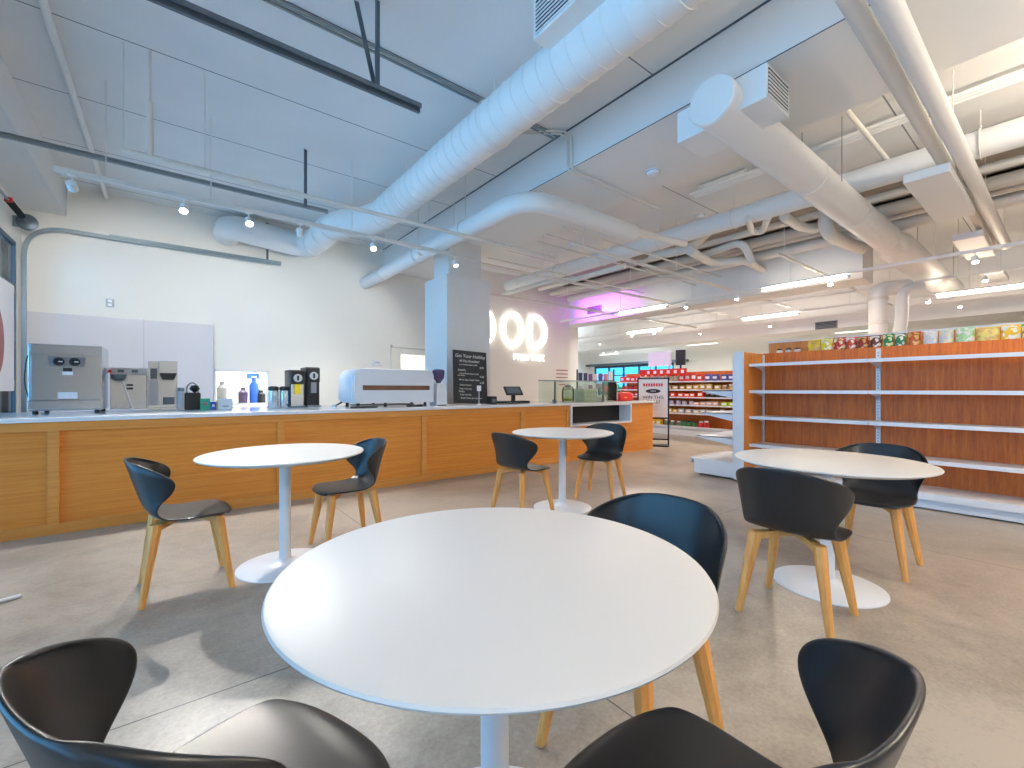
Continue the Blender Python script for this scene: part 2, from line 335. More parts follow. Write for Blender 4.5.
# beams, soffits, columns
struct('trim_2', MB().box(3.5, 4.65, -5, 11.4, 3.6, CZ + .02), M['beam'], 'deep white ceiling beam crossing the room', smooth=0)
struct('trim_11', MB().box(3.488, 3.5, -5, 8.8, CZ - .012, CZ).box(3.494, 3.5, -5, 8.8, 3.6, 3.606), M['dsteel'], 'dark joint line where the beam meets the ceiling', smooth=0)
struct('trim_3', MB().box(LX, -1.133, -5, BY, 3.62, CZ + .02), M['beam'], 'white soffit above the roll-up doors', smooth=0)
struct('trim_4', MB().box(9.0, 9.6, 2.15, 9.4, 3.0, CZ), M['beam'], 'white bulkhead washed purple at its far end', smooth=0)
struct('trim_5', MB().box(13.6, 14.6, -5, 16, 2.75, CZ), M['white'], 'white far bulkhead over the aisles', smooth=0)
cx0, cx1, cy0, cy1 = 3.465, 4.29, 6.1, 6.85
struct('trim_6', MB().box(cx0, cx1, cy0, cy1, 0, 3.0).box(cx0 + .1, cx1 - .1, cy0 + .12, cy1 - .12, 3.0, 3.6), M['beam'], 'square white column behind the chalkboard', smooth=0)
struct('trim_7', MB().box(dx0, dx0 + .05, BY - .02, BY + .1, 0, 2.1).box(dx1 - .05, dx1, BY - .02, BY + .1, 0, 2.1).box(dx0, dx1, BY - .02, BY + .1, 2.05, 2.1), M['wall'], 'white door casing')
kx0, kx1 = 3.90, 4.5
dl = MB().box(dx0 + .05, kx0, BY + .03, BY + .08, 0, 2.05).box(kx1, dx1 - .05, BY + .03, BY + .08, 0, 2.05).box(kx0, kx1, BY + .03, BY + .08, 0, 1.58).box(kx0, kx1, BY + .03, BY + .08, 1.92, 2.05)
d4 = struct('door_5', dl, M['wall'], 'white kitchen door with a small bright window')
MB().box(kx0, kx1, BY + .05, BY + .06, 1.58, 1.92).build('pane', M['glass'], d4)
wh = MB(); t = .03
wh.box(hx0, hx1, BY - .015, BY + .16, hz0 - .0, hz0 + t).box(hx0, hx1, BY - .015, BY + .16, hz1 - t, hz1).box(hx0, hx0 + t, BY - .015, BY + .16, hz0, hz1).box(hx1 - t, hx1, BY - .015, BY + .16, hz0, hz1)
struct('window_2', wh, M['shelf'], 'serving hatch opening in the back wall')
# wall cladding panels
for i, (a, b) in enumerate([(LX + .02, -.30), (-.29, .585)]):
    o = MB().box(a, b, BY - .012, BY, .0, 2.235).build('trim_%d' % (8 + i), M['frp'], smooth=0)
    tag(o, 'glossy pale wall cladding panel, %s' % ('behind the steel machine' if i == 0 else 'next to the hatch'), kind='structure')
struct('trim_10', MB().box(-.302, -.288, BY - .018, BY, 0, 2.24).box(.583, .595, BY - .018, BY, 0, 2.24), M['lgrey'], 'joint strips of the wall cladding')

# ------------------------------------------------------------------ counter
CZT = .945
def counter():
    root = empty('service_counter', (3, 5.07, 0), 'long oak panelled service counter with framed fronts', 'counter')
    def b(name, mb, m, **k):
        o = mb.build(name, m, root, **k); o.location = (-3, -5.07, 0); return o
    xe = 7.48; nx0, nx1 = 5.16, 6.74
    zt = CZT - .035
    body = MB().box(-1.44, nx0, 5.095, 5.13, .0, zt).box(nx1, xe, 5.095, 5.13, 0, zt).box(nx0, nx1, 5.095, 5.13, 0, .56).box(xe - .04, xe, 5.13, 5.85, 0, zt)
    body.box(-1.44, 3.3, 6.2, 6.24, 0, zt).box(3.3, xe, 5.8, 5.85, 0, zt)
    b('front_panel', body, M['oak'], smooth=0)
    rails = MB().box(-1.44, nx0, 5.07, 5.095, zt - .075, zt).box(-1.44, nx0, 5.07, 5.095, 0, .085).box(nx0, nx1, 5.07, 5.095, 0, .03).box(nx1, xe, 5.07, 5.095, zt - .02, zt)
    b('rail', rails, M['oakf'], bevel=.002)
    for sx in (-.765, .89, 2.52, 4.13, 5.09):
        w = .07
        b('stile', MB().box(sx, sx + w, 5.065, 5.095, .085, zt - .075), M['oakf'], bevel=.002)
    fr = MB().box(nx0, nx1, 5.04, 5.10, .56, .59).box(nx0, nx1, 5.045, 5.10, zt - .022, zt - .001).box(nx0, nx0 + .03, 5.04, 5.10, .59, zt).box(nx1 - .03, nx1, 5.04, 5.10, .59, zt)
    n = b('display_niche', fr, M['shelf'], bevel=.002)
    inner = MB().box(nx0 + .03, nx1 - .03, 5.35, 5.37, .59, zt).box(nx0 + .03, nx1 - .03, 5.10, 5.36, .575, .59).box(nx1 - .03, nx1 - .02, 5.10, 5.36, .59, zt)
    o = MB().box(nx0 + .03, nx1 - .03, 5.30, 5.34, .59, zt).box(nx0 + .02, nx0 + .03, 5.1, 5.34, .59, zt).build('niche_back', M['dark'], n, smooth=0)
    o2 = inner.build('niche_lining', M['shelf'], n, smooth=0)
counter()
top = MB().prism([(-1.45, 5.04), (5.1, 5.04), (7.50, 5.04), (7.50, 5.86), (3.3, 5.86), (3.3, 6.4), (-1.45, 6.4)], 'z', CZT - .035, CZT)
tag(top.build('worktop', M['quartz'], bevel=.003, smooth=0), 'long white polished worktop along the oak counter', 'worktop')

# ------------------------------------------------------------------ tables
def make_table():
    r = .50
    root = empty('pedestal_table', (0, 0, 0))
    tp = [(0.0, .752), (r - .012, .752), (r - .003, .749), (r, .744), (r - .003, .739), (r - .045, .724), (r - .09, .720), (0, .720)]
    MB().lathe([(max(a, .0005), z) for a, z in tp], n=96).build('table_top', M['table'], root)
    MB().lathe([(.038, .035), (.035, .10), (.035, .67), (.04, .702), (.11, .712), (.11, .7205)], n=28).build('pedestal', M['tmetal'], root)
    MB().lathe([(.285, 0), (.285, .006), (.27, .012), (.15, .022), (.06, .034), (.041, .05), (.001, .05)], n=72).build('base', M['tmetal'], root)
    return root
tb = make_table()
TABLES = [((.634, .880), 'large-looking nearest round white pedestal table in the foreground'),
          ((.617, 3.258), 'round white pedestal table at the left in front of the counter'),
          ((3.088, 3.140), 'round white pedestal table in the middle distance, furthest from the camera'),
          ((3.115, .913), 'round white pedestal table at the right before the empty shelves')]
for i, ((x, y), lab) in enumerate(TABLES):
    t_ = tb if i == 0 else copy_tree(tb); t_.location = (x, y, 0); tag(t_, lab, 'table')

# ------------------------------------------------------------------ chairs
def make_chair():
    root = empty('shell_chair', (0, 0, 0))
    rows = [(.225, .428, .155, -.045, .0), (.215, .442, .18, -.03, .0), (.17, .452, .208, -.01, -.002), (.08, .452, .222, .0, -.004), (-.02, .446, .218, .0, .0),
            (-.10, .446, .213, .005, .008), (-.155, .460, .203, .015, .022), (-.187, .495, .208, .045, .03), (-.207, .545, .228, .10, .02), (-.224, .60, .250, .155, .008),
            (-.240, .655, .262, .185, .0), (-.254, .705, .264, .175, -.010), (-.266, .745, .246, .135, -.020), (-.274, .774, .205, .085, -.022), (-.279, .788, .14, .04, -.016)]
    nu = 16; sm = MB(); rs = []
    for (x, z, w, fw, lf) in rows:
        ring = []
        for j in range(nu + 1):
            u = j / nu * 2 - 1; a = abs(u)
            ring.append((x + fw * a ** 2.3, w * math.sin(u * 1.3) / math.sin(1.3), z + lf * a ** 2))
        rs.append(ring)
    sm.rings(rs, cap=False, close=False)
    o = sm.build('seat_shell', M['shell'], root, smooth=180)
    sd = o.modifiers.new('thickness', 'SOLIDIFY'); sd.thickness = .011; sd.offset = 0
    ss = o.modifiers.new('smooth', 'SUBSURF'); ss.levels = 1; ss.render_levels = 2
    fr = MB()
    for s in (1, -1):
        d = Vector((1, s, 0)).normalized(); n = Vector((-d.y, d.x, 0)); rr = []
        for t, z0, z1, w in ((-.215, .385, .425, .021), (-.10, .408, .436, .021), (0, .412, .438, .021), (.10, .408, .436, .021), (.215, .385, .425, .021)):
            p = d * t; rr.append([tuple(p + n * w + Vector((0, 0, z0))), tuple(p - n * w + Vector((0, 0, z0))), tuple(p - n * w + Vector((0, 0, z1))), tuple(p + n * w + Vector((0, 0, z1)))])
        fr.rings(rr)
    fr.build('seat_frame', M['leg'], root, bevel=.003)
    for sx in (1, -1):
        for sy in (1, -1):
            a = Vector((sx * .142, sy * .142, .428)); b = Vector((sx * .205, sy * .205, .004))
            d = Vector((sx, sy, 0)).normalized(); n = Vector((-d.y, d.x, 0)); rr = []
            for k, (hw, hd) in zip((0, .12, .5, 1), ((.026, .030), (.026, .030), (.021, .024), (.015, .016))):
                p = a.lerp(b, k); q = []
                for ang in range(8):
                    th = PI / 8 + ang * PI / 4; q.append(tuple(p + n * hw * 1.08 * math.cos(th) + d * hd * 1.08 * math.sin(th)))
                rr.append(q)
            lg = MB().rings(rr).build('leg', M['leg'], root)
            MB().lathe([(.011, 0), (.012, .002), (.012, .006)], (b.x, b.y, 0), 12).build('glide', M['lgrey'], lg)
    bolt = MB()
    for sx in (1, -1):
        for sy in (1, -1): bolt.lathe([(.008, .436), (.008, .445)], (sx * .09, sy * .09, 0), 8)
    bolt.build('bolt', M['black'], root)
    return root
ch = make_chair()
R = math.radians
CHAIRS = [
    (.085, 3.27, 2, 'black shell chair with beech legs on the left side of the left table'),
    (1.055, 3.37, 180, 'black shell chair tucked under the right side of the left table'),
    (2.60, 3.17, 5, 'black shell chair on the left side of the furthest table, seen from behind'),
    (3.69, 3.17, 201, 'black shell chair on the right side of the furthest table, below the niche'),
    (2.59, .90, 2, 'black shell chair seen from behind at the left of the right hand table'),
    (3.74, .84, 180, 'black shell chair behind the right hand table, nearest the empty shelves'),
    (1.176, .885, 181, 'black shell chair behind the big foreground table, legs past its right edge'),
    (.10, .913, 20, 'black shell chair cut off at the lower left corner of the view'),
    (.71, .397, 90, 'black shell chair at the bottom right of the view, nearest the camera')]
for i, (x, y, rz, lab) in enumerate(CHAIRS):
    c_ = ch if i == 0 else copy_tree(ch); c_.location = (x, y, 0); c_.rotation_euler = (0, 0, R(rz)); tag(c_, lab, 'chair')

# ------------------------------------------------------------------ gondola shelving (empty one)
def shelf_board(x0, x1, y0, y1, z, th=.028):
    mb = MB(); mb.box(x0, x1, y0, y1, z - .012, z)
    mb.box(x0 - .004, x0 + .008, y0, y1, z - th - .006, z + .004)
    return mb
def gondola_empty():
    gx, bx = 5.80, 6.30; y1 = 2.58; bays = [1.36, .14, -1.08, -2.30]
    root = empty('gondola_shelving', (gx, .14, 0), 'long empty wood-backed gondola with white shelves at the right', 'shelving unit')
    def b(name, mb, m, lab=None, **k):
        o = mb.build(name, m, root, **k); o.location = (-gx, -.14, 0)
        if lab: o['label'] = lab
        return o
    b('back_panel', MB().box(bx, bx + .03, bays[-1], y1, .16, 1.65), M['brown'], smooth=0)
    b('end_panel', MB().box(gx - .085, bx + .03, y1, y1 + .02, .02, 1.645), M['brownl'], smooth=0)
    b('end_trim', MB().box(gx - .10, bx + .5, y1 + .02, y1 + .115, .02, 1.65).box(gx - .10, gx - .085, y1 - .01, y1 + .02, .02, 1.65), M['shelf'], 'white end trim', bevel=.002)
    ys = [y1] + bays
    for y in ys:
        m = MB().box(bx - .03, bx, y - .02, y + .02, .15, 1.63)
        u = b('upright', m, M['shelf'], smooth=0)
        sl = MB()
        for k in range(42): sl.box(bx - .0308, bx - .0295, y - .004, y + .004, .22 + k * .033, .236 + k * .033)
        sl.build('slots', M['dsteel'], u, smooth=0)
    for i in range(len(ys) - 1):
        a, c = ys[i + 1] + .003, ys[i] - .003
        for z in (1.495, 1.155, .825, .47):
            s_ = b('shelf', shelf_board(gx + .08, bx - .03, a + .0, c, z), M['shelf'], bevel=.0015)
            for yy in (a + .004, c - .012):
                MB().prism([(gx + .12, z - .012), (bx - .03, z - .012), (bx - .03, z - .10), (bx - .1, z - .07)], 'y', yy, yy + .003).build('bracket', M['shelf'], s_, smooth=0)
        b('base_deck', MB().box(gx, bx, a, c, .14, .16).box(gx - .01, gx + .005, a, c, .10, .165).box(gx + .04, gx + .055, a, c, .012, .14).box(gx + .03, gx + .045, a, c, 0.012, .05), M['shelf'], bevel=.0015)
    b('base_foot', MB().box(gx + .1, bx, bays[-1], y1, 0, .05), M['dsteel'], smooth=0)
gondola_empty()
def endcap():
    ex0, ex1, ey0, ey1 = 5.72, 6.75, 2.697, 3.29
    root = empty('endcap_shelving', (ex0, ey0, 0), 'white end-cap shelves joined to the far end of the empty gondola', 'shelving unit')
    def b(name, mb, m, **k): o = mb.build(name, m, root, **k); o.location = (-ex0, -ey0, 0); return o
    b('back_panel', MB().box(ex0 + .01, ex1, ey0, ey0 + .02, .05, 1.6), M['shelf'], smooth=0)
    b('base_deck', MB().box(ex0, ex1, ey0, ey1 - .05, .03, .20).box(ex0 - .0, ex1, ey0, ey1, .20, .225).box(ex0, ex1, ey1 - .01, ey1 + .005, .155, .235), M['shelf'], bevel=.003)
    for z, d in ((.545, .50), (.86, .42), (1.16, .42)):
        s_ = b('shelf', MB().prism([(ey0 + .02, z - .10), (ey0 + .02, z), (ey0 + d, z), (ey0 + d, z - .022)], 'x', ex0, ex0 + .004).box(ex0, ex1, ey0 + .02, ey0 + d, z - .012, z).box(ex0, ex1, ey0 + d - .008, ey0 + d, z - .03, z + .004), M['shelf'], smooth=0)
    for (x, y) in ((ex0 + .06, ey1 - .1), (ex1 - .06, ey1 - .1)): b('foot', MB().lathe([(.02, 0), (.02, .03)], (x, y, 0), 12), M['lgrey'])
endcap()
# second gondola behind, only its top rises over the empty one
def gondola_back():
    bx = 7.4; y1 = 2.95
    root = empty('stocked_gondola', (bx, 0, 0), 'wood-backed gondola behind the empty one, its top shelf lined with bags', 'shelving unit')
    def b(name, mb, m, **k): o = mb.build(name, m, root, **k); o.location = (-bx, 0, 0); return o
    b('back_panel', MB().box(bx, bx + .03, -2.3, y1, .1, 1.885), M['brownl'], smooth=0)
    b('top_rail', MB().box(bx - .01, bx + .04, -2.3, y1, 1.885, 1.91), M['shelf'], smooth=0)
    b('end_panel', MB().box(bx - .45, bx + .03, y1, y1 + .02, .0, 1.70), M['brownl'], smooth=0)
    for z in (1.62, 1.25, .9, .55): b('shelf', shelf_board(bx - .42, bx, -2.3, y1, z), M['shelf'], smooth=0)
    b('base_deck', MB().box(bx - .45, bx, -2.3, y1, 0, .16), M['shelf'], smooth=0)
gondola_back()
def bag_mesh(w, h, d, seed=0, n=8):
    rnd = random.Random(seed); mb = MB(); rs = []
    for j in range(n + 1):
        v = j / n; tz = (1 - abs(2 * v - 1) ** 3.0); ring = []
        for i in range(16):
            a = 2 * PI * i / 16; cc, ss = math.cos(a), math.sin(a)
            yy = w / 2 * (abs(cc) ** .55) * (1 if cc > 0 else -1) * (1 - .05 * tz + rnd.uniform(-.02, .02))
            xx = d / 2 * ss * max(tz, .06) * (1 + rnd.uniform(-.12, .12))
            ring.append((xx, yy, v * h))
        rs.append(ring)
    return mb.rings(rs)
def pk(*c):
    if c not in PK: PK[c] = mat('packet_%d_%d_%d' % c, srgb(*c), .32, var=.18, vscale=14)
    return PK[c]
BAGS = [(776, 783, 12, (225, 220, 215), 'cream'), (785, 792, 12, (225, 220, 215), 'cream'), (794, 801, 12, (225, 220, 215), 'cream'),
        (808, 821, 24, (240, 205, 45), 'yellow'), (821, 833, 24, (236, 222, 60), 'yellow'), (834, 846, 25, (190, 55, 45), 'red'), (846, 857, 26, (200, 75, 50), 'red'), (857, 869, 27, (150, 50, 45), 'maroon'),
        (870, 882, 30, (120, 70, 50), 'brown'), (883, 894, 31, (50, 150, 80), 'green'), (895, 906, 31, (70, 140, 100), 'green'), (908, 921, 34, (190, 90, 35), 'orange'),
        (923, 938, 40, (225, 228, 232), 'white'), (939, 954, 41, (215, 222, 228), 'white'), (956, 975, 44, (175, 222, 170), 'pale green'), (976, 1000, 50, (240, 225, 130), 'pale yellow'), (1001, 1021, 52, (245, 205, 50), 'yellow'), (1022, 1050, 54, (90, 170, 110), 'green')]
side = {3: 'left of the column pipes', 4: 'left of the red bags', 15: 'near the right edge', 16: 'at the right edge', 9: 'first of two greens', 10: 'second of two greens', 5: 'next to the yellow bags', 6: 'between other red bags', 12: 'next to the orange bag', 13: 'next to the pale green bag', 17: 'cut by the right frame edge'}
for i, (a, b_, hh, col, cn) in enumerate(BAGS):
    p0, p1 = at(a, X=7.18), at(b_, X=7.18); w = abs(p0.y - p1.y); yc = (p0.y + p1.y) / 2; h_ = .13 if i < 3 else random.uniform(.235, .255)
    if i < 3:
        root = empty('jar', (7.18, yc, 1.6265), 'small cream jar with dark lid at the left end of the top shelf behind', 'jar', 'small jars left of the yellow bags')
        MB().lathe([(.036, 0), (.038, .01), (.038, .115), (.03, .125)], n=16).build('glass_body', pk(*col), root)
        MB().lathe([(.033, .125), (.033, .145)], n=16).build('lid', M['black'], root)
    else:
        root = empty('snack_bag', (7.18, yc, 1.621), '%s snack bag on the top shelf behind, %s' % (cn, side.get(i, 'among the coloured bags')), 'snack bag', rz=random.uniform(-.12, .12))
        bag_mesh(w * 1.03, h_, .12, i).build('bag', pat(col, [(250, 248, 240), (245, 232, 190), (250, 248, 240), (228, 190, 120)][i % 4]), root)
        MB().box(-.004, .004, -w * .52, w * .52, h_ - .006, h_ + .008).build('crimped_seal', pk(*col), root, smooth=0)

# ------------------------------------------------------------------ far grocery gondola
def far_gondola():
    gx = 10.3; ya, yb = 3.6, 8.2
    root = empty('grocery_gondola', (gx, ya, 0), 'far gondola with white shelves full of red, orange and yellow groceries', 'shelving unit')
    def b(name, mb, m, **k): o = mb.build(name, m, root, **k); o.location = (-gx, -ya, 0); return o
    b('back_panel', MB().box(gx + .42, gx + .45, ya, yb, .05, 1.62), M['brown'], smooth=0)
    zs = (1.37, 1.16, .97, .77, .56)
    for z in zs: b('shelf', shelf_board(gx, gx + .42, ya, yb, z, .02), M['shelf'], smooth=0)
    b('base_deck', MB().box(gx - .05, gx + .42, ya, yb, .0, .20).box(gx - .08, gx - .05, ya, yb, .19, .24), M['shelf'], smooth=0)
    cols = {1.37: [((220, 40, 30), 'red', 'box'), ((205, 205, 190), 'pale', 'box'), ((190, 185, 160), 'beige', 'jar'), ((205, 60, 50), 'red', 'box'), ((70, 80, 150), 'blue', 'box'), ((225, 90, 80), 'rose', 'box')],
            1.16: [((205, 60, 55), 'red', 'jar'), ((200, 170, 120), 'tan', 'box'), ((205, 165, 95), 'tan', 'box'), ((190, 150, 100), 'tan', 'jar')],
            .97: [((190, 40, 35), 'red', 'box'), ((235, 70, 30), 'orange-red', 'box'), ((235, 80, 40), 'orange-red', 'box'), ((60, 55, 45), 'dark', 'jar'), ((90, 80, 60), 'dark', 'jar')],
            .77: [((220, 80, 70), 'red', 'jar'), ((215, 90, 85), 'red', 'jar'), ((200, 190, 215), 'lilac', 'jar'), ((220, 170, 150), 'peach', 'box'), ((190, 210, 40), 'lime', 'box')],
            .56: [((215, 150, 40), 'amber', 'jar'), ((225, 170, 50), 'amber', 'box'), ((200, 190, 180), 'grey', 'box'), ((225, 130, 130), 'pink', 'jar')],
            .20: [((220, 60, 55), 'red', 'jar'), ((210, 80, 60), 'red', 'box'), ((235, 185, 40), 'yellow', 'box'), ((120, 140, 120), 'grey-green', 'jar'), ((70, 130, 90), 'green', 'jar'), ((215, 60, 55), 'red', 'jar')]}
    names = {1.37: 'top shelf', 1.16: 'second shelf', .97: 'third shelf', .77: 'fourth shelf', .56: 'fifth shelf', .20: 'base deck'}
    rnd = random.Random(3)
    cache = {}
    for z, spec in cols.items():
        y = yb - .12; n = 0; tot = 22 if z != .2 else 16
        while n < tot and y > ya + .9:
            k = min(int(n * len(spec) / tot), len(spec) - 1); c_, cn, kind = spec[k]
            hmax = {1.37: .22, 1.16: .14, .97: .13, .77: .13, .56: .13, .20: .22}[z]
            key = (z, k)
            w = .15 if kind == 'box' else .13
            if key in cache:
                o = cache[key].copy(); C.objects.link(o); ch_ = kids(cache[key])
                for q in ch_: qq = q.copy(); C.objects.link(qq); qq.parent = o
            else:
                h_ = hmax * rnd.uniform(.75, 1)
                if kind == 'box':
                    o = MB().box(-.05, .05, -w / 2, w / 2, 0, h_).build('grocery_box', pk(*c_), bevel=.004)
                    MB().box(-.0515, -.05, -w * .32, w * .32, h_ * .3, h_ * .7).build('printed_label', M['paper'], o, smooth=0)
                else:
                    o = MB().lathe([(w * .42, 0), (w * .45, .01), (w * .45, h_ * .72), (w * .33, h_ * .82)], n=14).build('grocery_jar', pk(*c_))
                    MB().lathe([(w * .36, h_ * .82), (w * .36, h_)], n=14).build('lid', M['paper'] if k % 2 else M['black'], o)
                cache[key] = o
            o.location = (gx + .10 + rnd.uniform(-.02, .03), y, z + .003); o.scale.z = rnd.uniform(.75, 1.08); o.rotation_euler.z = rnd.uniform(-.15, .15)
            tag(o, '%s grocery %s on the %s of the far grocery gondola' % (cn, kind, names[z]), kind, '%s %s items on the %s of the far gondola' % (cn, kind, names[z]))
            y -= w + rnd.choice([.01, .02, .05]); n += 1
far_gondola()
# aisle dividers further back
for (x, ya, yb, lab) in ((12.3, -2, 5.2, 'white topped gondola two aisles back, mostly hidden'),):
    root = empty('aisle_gondola', (x, ya, 0), lab, 'shelving unit')
    for nm, mb, m in (('body', MB().box(0, .5, 0, yb - ya, 0, 1.7), M['shelf']), ('top_rail', MB().box(-.02, .52, -.02, yb - ya + .02, 1.7, 1.74), M['lgrey'])): mb.build(nm, m, root, smooth=0)

# ------------------------------------------------------------------ sign stand and booth
def sign_stand():
    p = at(660, X=8.06); x, y = 7.94, 5.40
    root = empty('sign_stand', (x, y, 0), 'black framed floor sign with a grill prize poster at the counter end', 'sign', rz=R(32))
    # local: y is width (faces -x)
    w, z0, z1 = .30, .0, 1.41
    f = MB()
    for s in (-1, 1): f.box(-.015, .015, s * w - .015, s * w + .015, 0.02, z1)
    f.box(-.015, .015, -w, w, z1 - .03, z1).box(-.015, .015, -w, w, .56, .59).box(-.015, .015, -w, w, .12, .15)
    f.build('frame', M['blackmetal'], root, smooth=0)
    b_ = MB().box(-.16, .16, -w - .015, w + .015, 0, .025); b_.build('base', M['blackmetal'], root, smooth=0)
    ps = MB().box(-.017, -.008, -w + .015, w - .015, .59, z1 - .03).build('poster', M['paper'], root, smooth=0)
    rot = (PI / 2, 0, -PI / 2)
    text_mesh('lettering', 'WIN THIS', .095, M['black'], ps, (-.0185, 0, 1.0), rot)
    text_mesh('lettering', 'GRILL!', .095, M['black'], ps, (-.0185, 0, .91), rot)
    MB().lathe([(.5, 0), (.5, 1)], n=4)
    ov = [(.15 * math.cos(a), 1.13 + .045 * math.sin(a)) for a in [2 * PI * k / 20 for k in range(20)]]
    MB().prism(ov, 'x', -.0185, -.0175).build('oval_badge', M['black'], ps, smooth=0)
    text_mesh('lettering', 'WIN', .05, M['paper'], ps, (-.0195, 0, 1.13), rot)
    st_ = MB()
    for k in range(8): st_.box(-.0185, -.0175, -.19 + k * .05, -.155 + k * .05, 1.23 - .0 * k, 1.29)
    st_.build('red_strokes', M['red'], ps, smooth=0)
    for k in range(2): MB().box(-.0185, -.0175, -.1, .1, .80 - k * .05, .807 - k * .05).build('small_print', M['lgrey'], ps, smooth=0)
sign_stand()
r_ = empty('shelf_topper', (10.5, 6.95, 0), 'white header panel standing on top of the far grocery gondola, behind the floor sign', 'sign')
MB().box(0, .05, -.34, .34, 1.80, 2.18).build('header_panel', M['paper'], r_, smooth=0)
for s_ in (-.3, .28): MB().box(.01, .04, s_, s_ + .03, 1.62, 1.80).build('post', M['lgrey'], r_, smooth=0)
r_ = empty('red_banner', (10.25, 7.4, 1.6), 'red scalloped banner with white marks along the far gondola top', 'banner')
v = MB()
for k in range(7):
    y0 = -1.4 + k * .2
    v.prism([(y0, .10), (y0 + .2, .10), (y0 + .2, -.02), (y0 + .14, -.09), (y0 + .06, -.09), (y0, -.02)], 'x', -.01, 0)
v.build('banner_cloth', M['red'], r_, smooth=0)
for k in range(6): MB().box(-.013, -.0095, -1.33 + k * .2, -1.25 + k * .2, -.02, .06).build('white_mark', M['paper'], r_, smooth=0)
MB().box(0, .01, -1.42, .02, .08, .10).build('pole', M['lgrey'], r_)
o = empty('display_screen', (10.55, 6.36, 1.62), 'black upright screen on top of the far grocery gondola', 'screen')
MB().box(0, .05, -.13, .13, .18, .58).build('screen_body', M['black'], o, bevel=.004)
MB().box(.01, .04, -.02, .02, 0, .18).build('post', M['blackmetal'], o)
# candy rack past the counter
root = empty('candy_rack', (9.0, 7.9, 0), 'dark wire rack of pink and white packets beyond the glass guard', 'rack', rz=R(41))
MB().box(-.02, .02, -.5, -.46, 0, 1.7).box(-.02, .02, .46, .5, 0, 1.7).build('post', M['blackmetal'], root)
rr = random.Random(5)
for z in (.5, .8, 1.1, 1.4):
    MB().box(-.12, .12, -.5, .5, z - .015, z).build('shelf', M['blackmetal'], root, smooth=0)
    for k in range(7):
        c_ = rr.choice([(190, 60, 80), (225, 215, 220), (120, 70, 120), (205, 120, 140), (70, 60, 90)])
        nm = {(190, 60, 80): 'crimson', (225, 215, 220): 'white', (120, 70, 120): 'plum', (205, 120, 140): 'rose', (70, 60, 90): 'dark violet'}[c_]
        wx = Matrix.Rotation(R(41), 3, 'Z') @ Vector((-.02, -.4 + k * .132, 0))
        o = MB().box(-.03, .03, -.055, .055, 0, rr.uniform(.15, .24)).build('candy_packet', pk(*c_), bevel=.006)
        o.location = (9.0 + wx.x, 7.9 + wx.y, z + .001); o.rotation_euler = (0, 0, R(41))
        tag(o, '%s packet on the %s wire shelf of the candy rack' % (nm, {.5: 'lowest', .8: 'second lowest', 1.1: 'third', 1.4: 'top'}[z]), 'packet', '%s packets, wire shelf at %.1f m' % (nm, z))
# posters on the stub wall and writing on the lettered wall
o = empty('wall_notice', (at(562, Y=BY).x, BY - .003, 0), 'small red and grey lines of writing low on the lettered wall', 'sign')
mb = MB()
for k in range(5): mb.box(-.22 + (.1 if k < 2 else 0), .22 - (.1 if k < 2 else 0), -.002, .002, 1.28 + .1 * k, 1.31 + .1 * k)
mb.build('lettering_lines', M['pink'], o, smooth=0)
for z, lab in ((2.05, 'upper'), (1.70, 'lower')):
    o = tag(MB().lathe([(.05, -.01), (.05, .01)], n=16).build('wall_camera', M['black']), '%s black round device on the pink stub wall' % lab, 'device')
    o.location = (9.45, 9.39, z + .0); o.rotation_euler = (PI / 2, 0, 0)

# ------------------------------------------------------------------ neon sign
root = empty('neon_sign', (6.6, BY, 2.6), 'glowing white neon word FOOD with a smaller word beneath', 'neon sign')
def neon(name, pts, r=.032, closed=False, lab=None):
    if closed: pts = pts + [pts[0], pts[1]]
    P = [Vector((x - 6.6, -.075, z - 2.6)) for x, z in pts]
    return MB().tube(P, r, 10).build(name, M['neon'], root)
def ell(cx, w, z0, z1, n=28, a0=0, a1=2 * PI): return [(cx + w * math.sin(a0 + (a1 - a0) * k / n), (z0 + z1) / 2 + (z1 - z0) / 2 * math.cos(a0 + (a1 - a0) * k / n)) for k in range(n + 1)]
zb, ztp = 2.27, 3.09
neon('letter_o', ell(5.98, .30, zb, ztp)); neon('letter_o', ell(6.875, .30, zb, ztp))
neon('letter_d', [(7.45, zb)] + [(7.45, ztp)] + ell(7.62, .36, zb, ztp, 16, 0, PI)[0:] + [(7.45, zb)])
neon('letter_f', [(4.95, zb), (4.95, ztp), (5.5, ztp)]); neon('letter_f', [(4.95, 2.72), (5.4, 2.72)])
text_mesh('small_word', 'market', .36, M['neon2'], root, (.82, -.05, -.58), (PI / 2, 0, 0), ext=.008, sx=1.05, off=-.009)

# ------------------------------------------------------------------ counter-top things
ZC = CZT + .0005
def onc(px, Y): return at(px, Y=Y).x
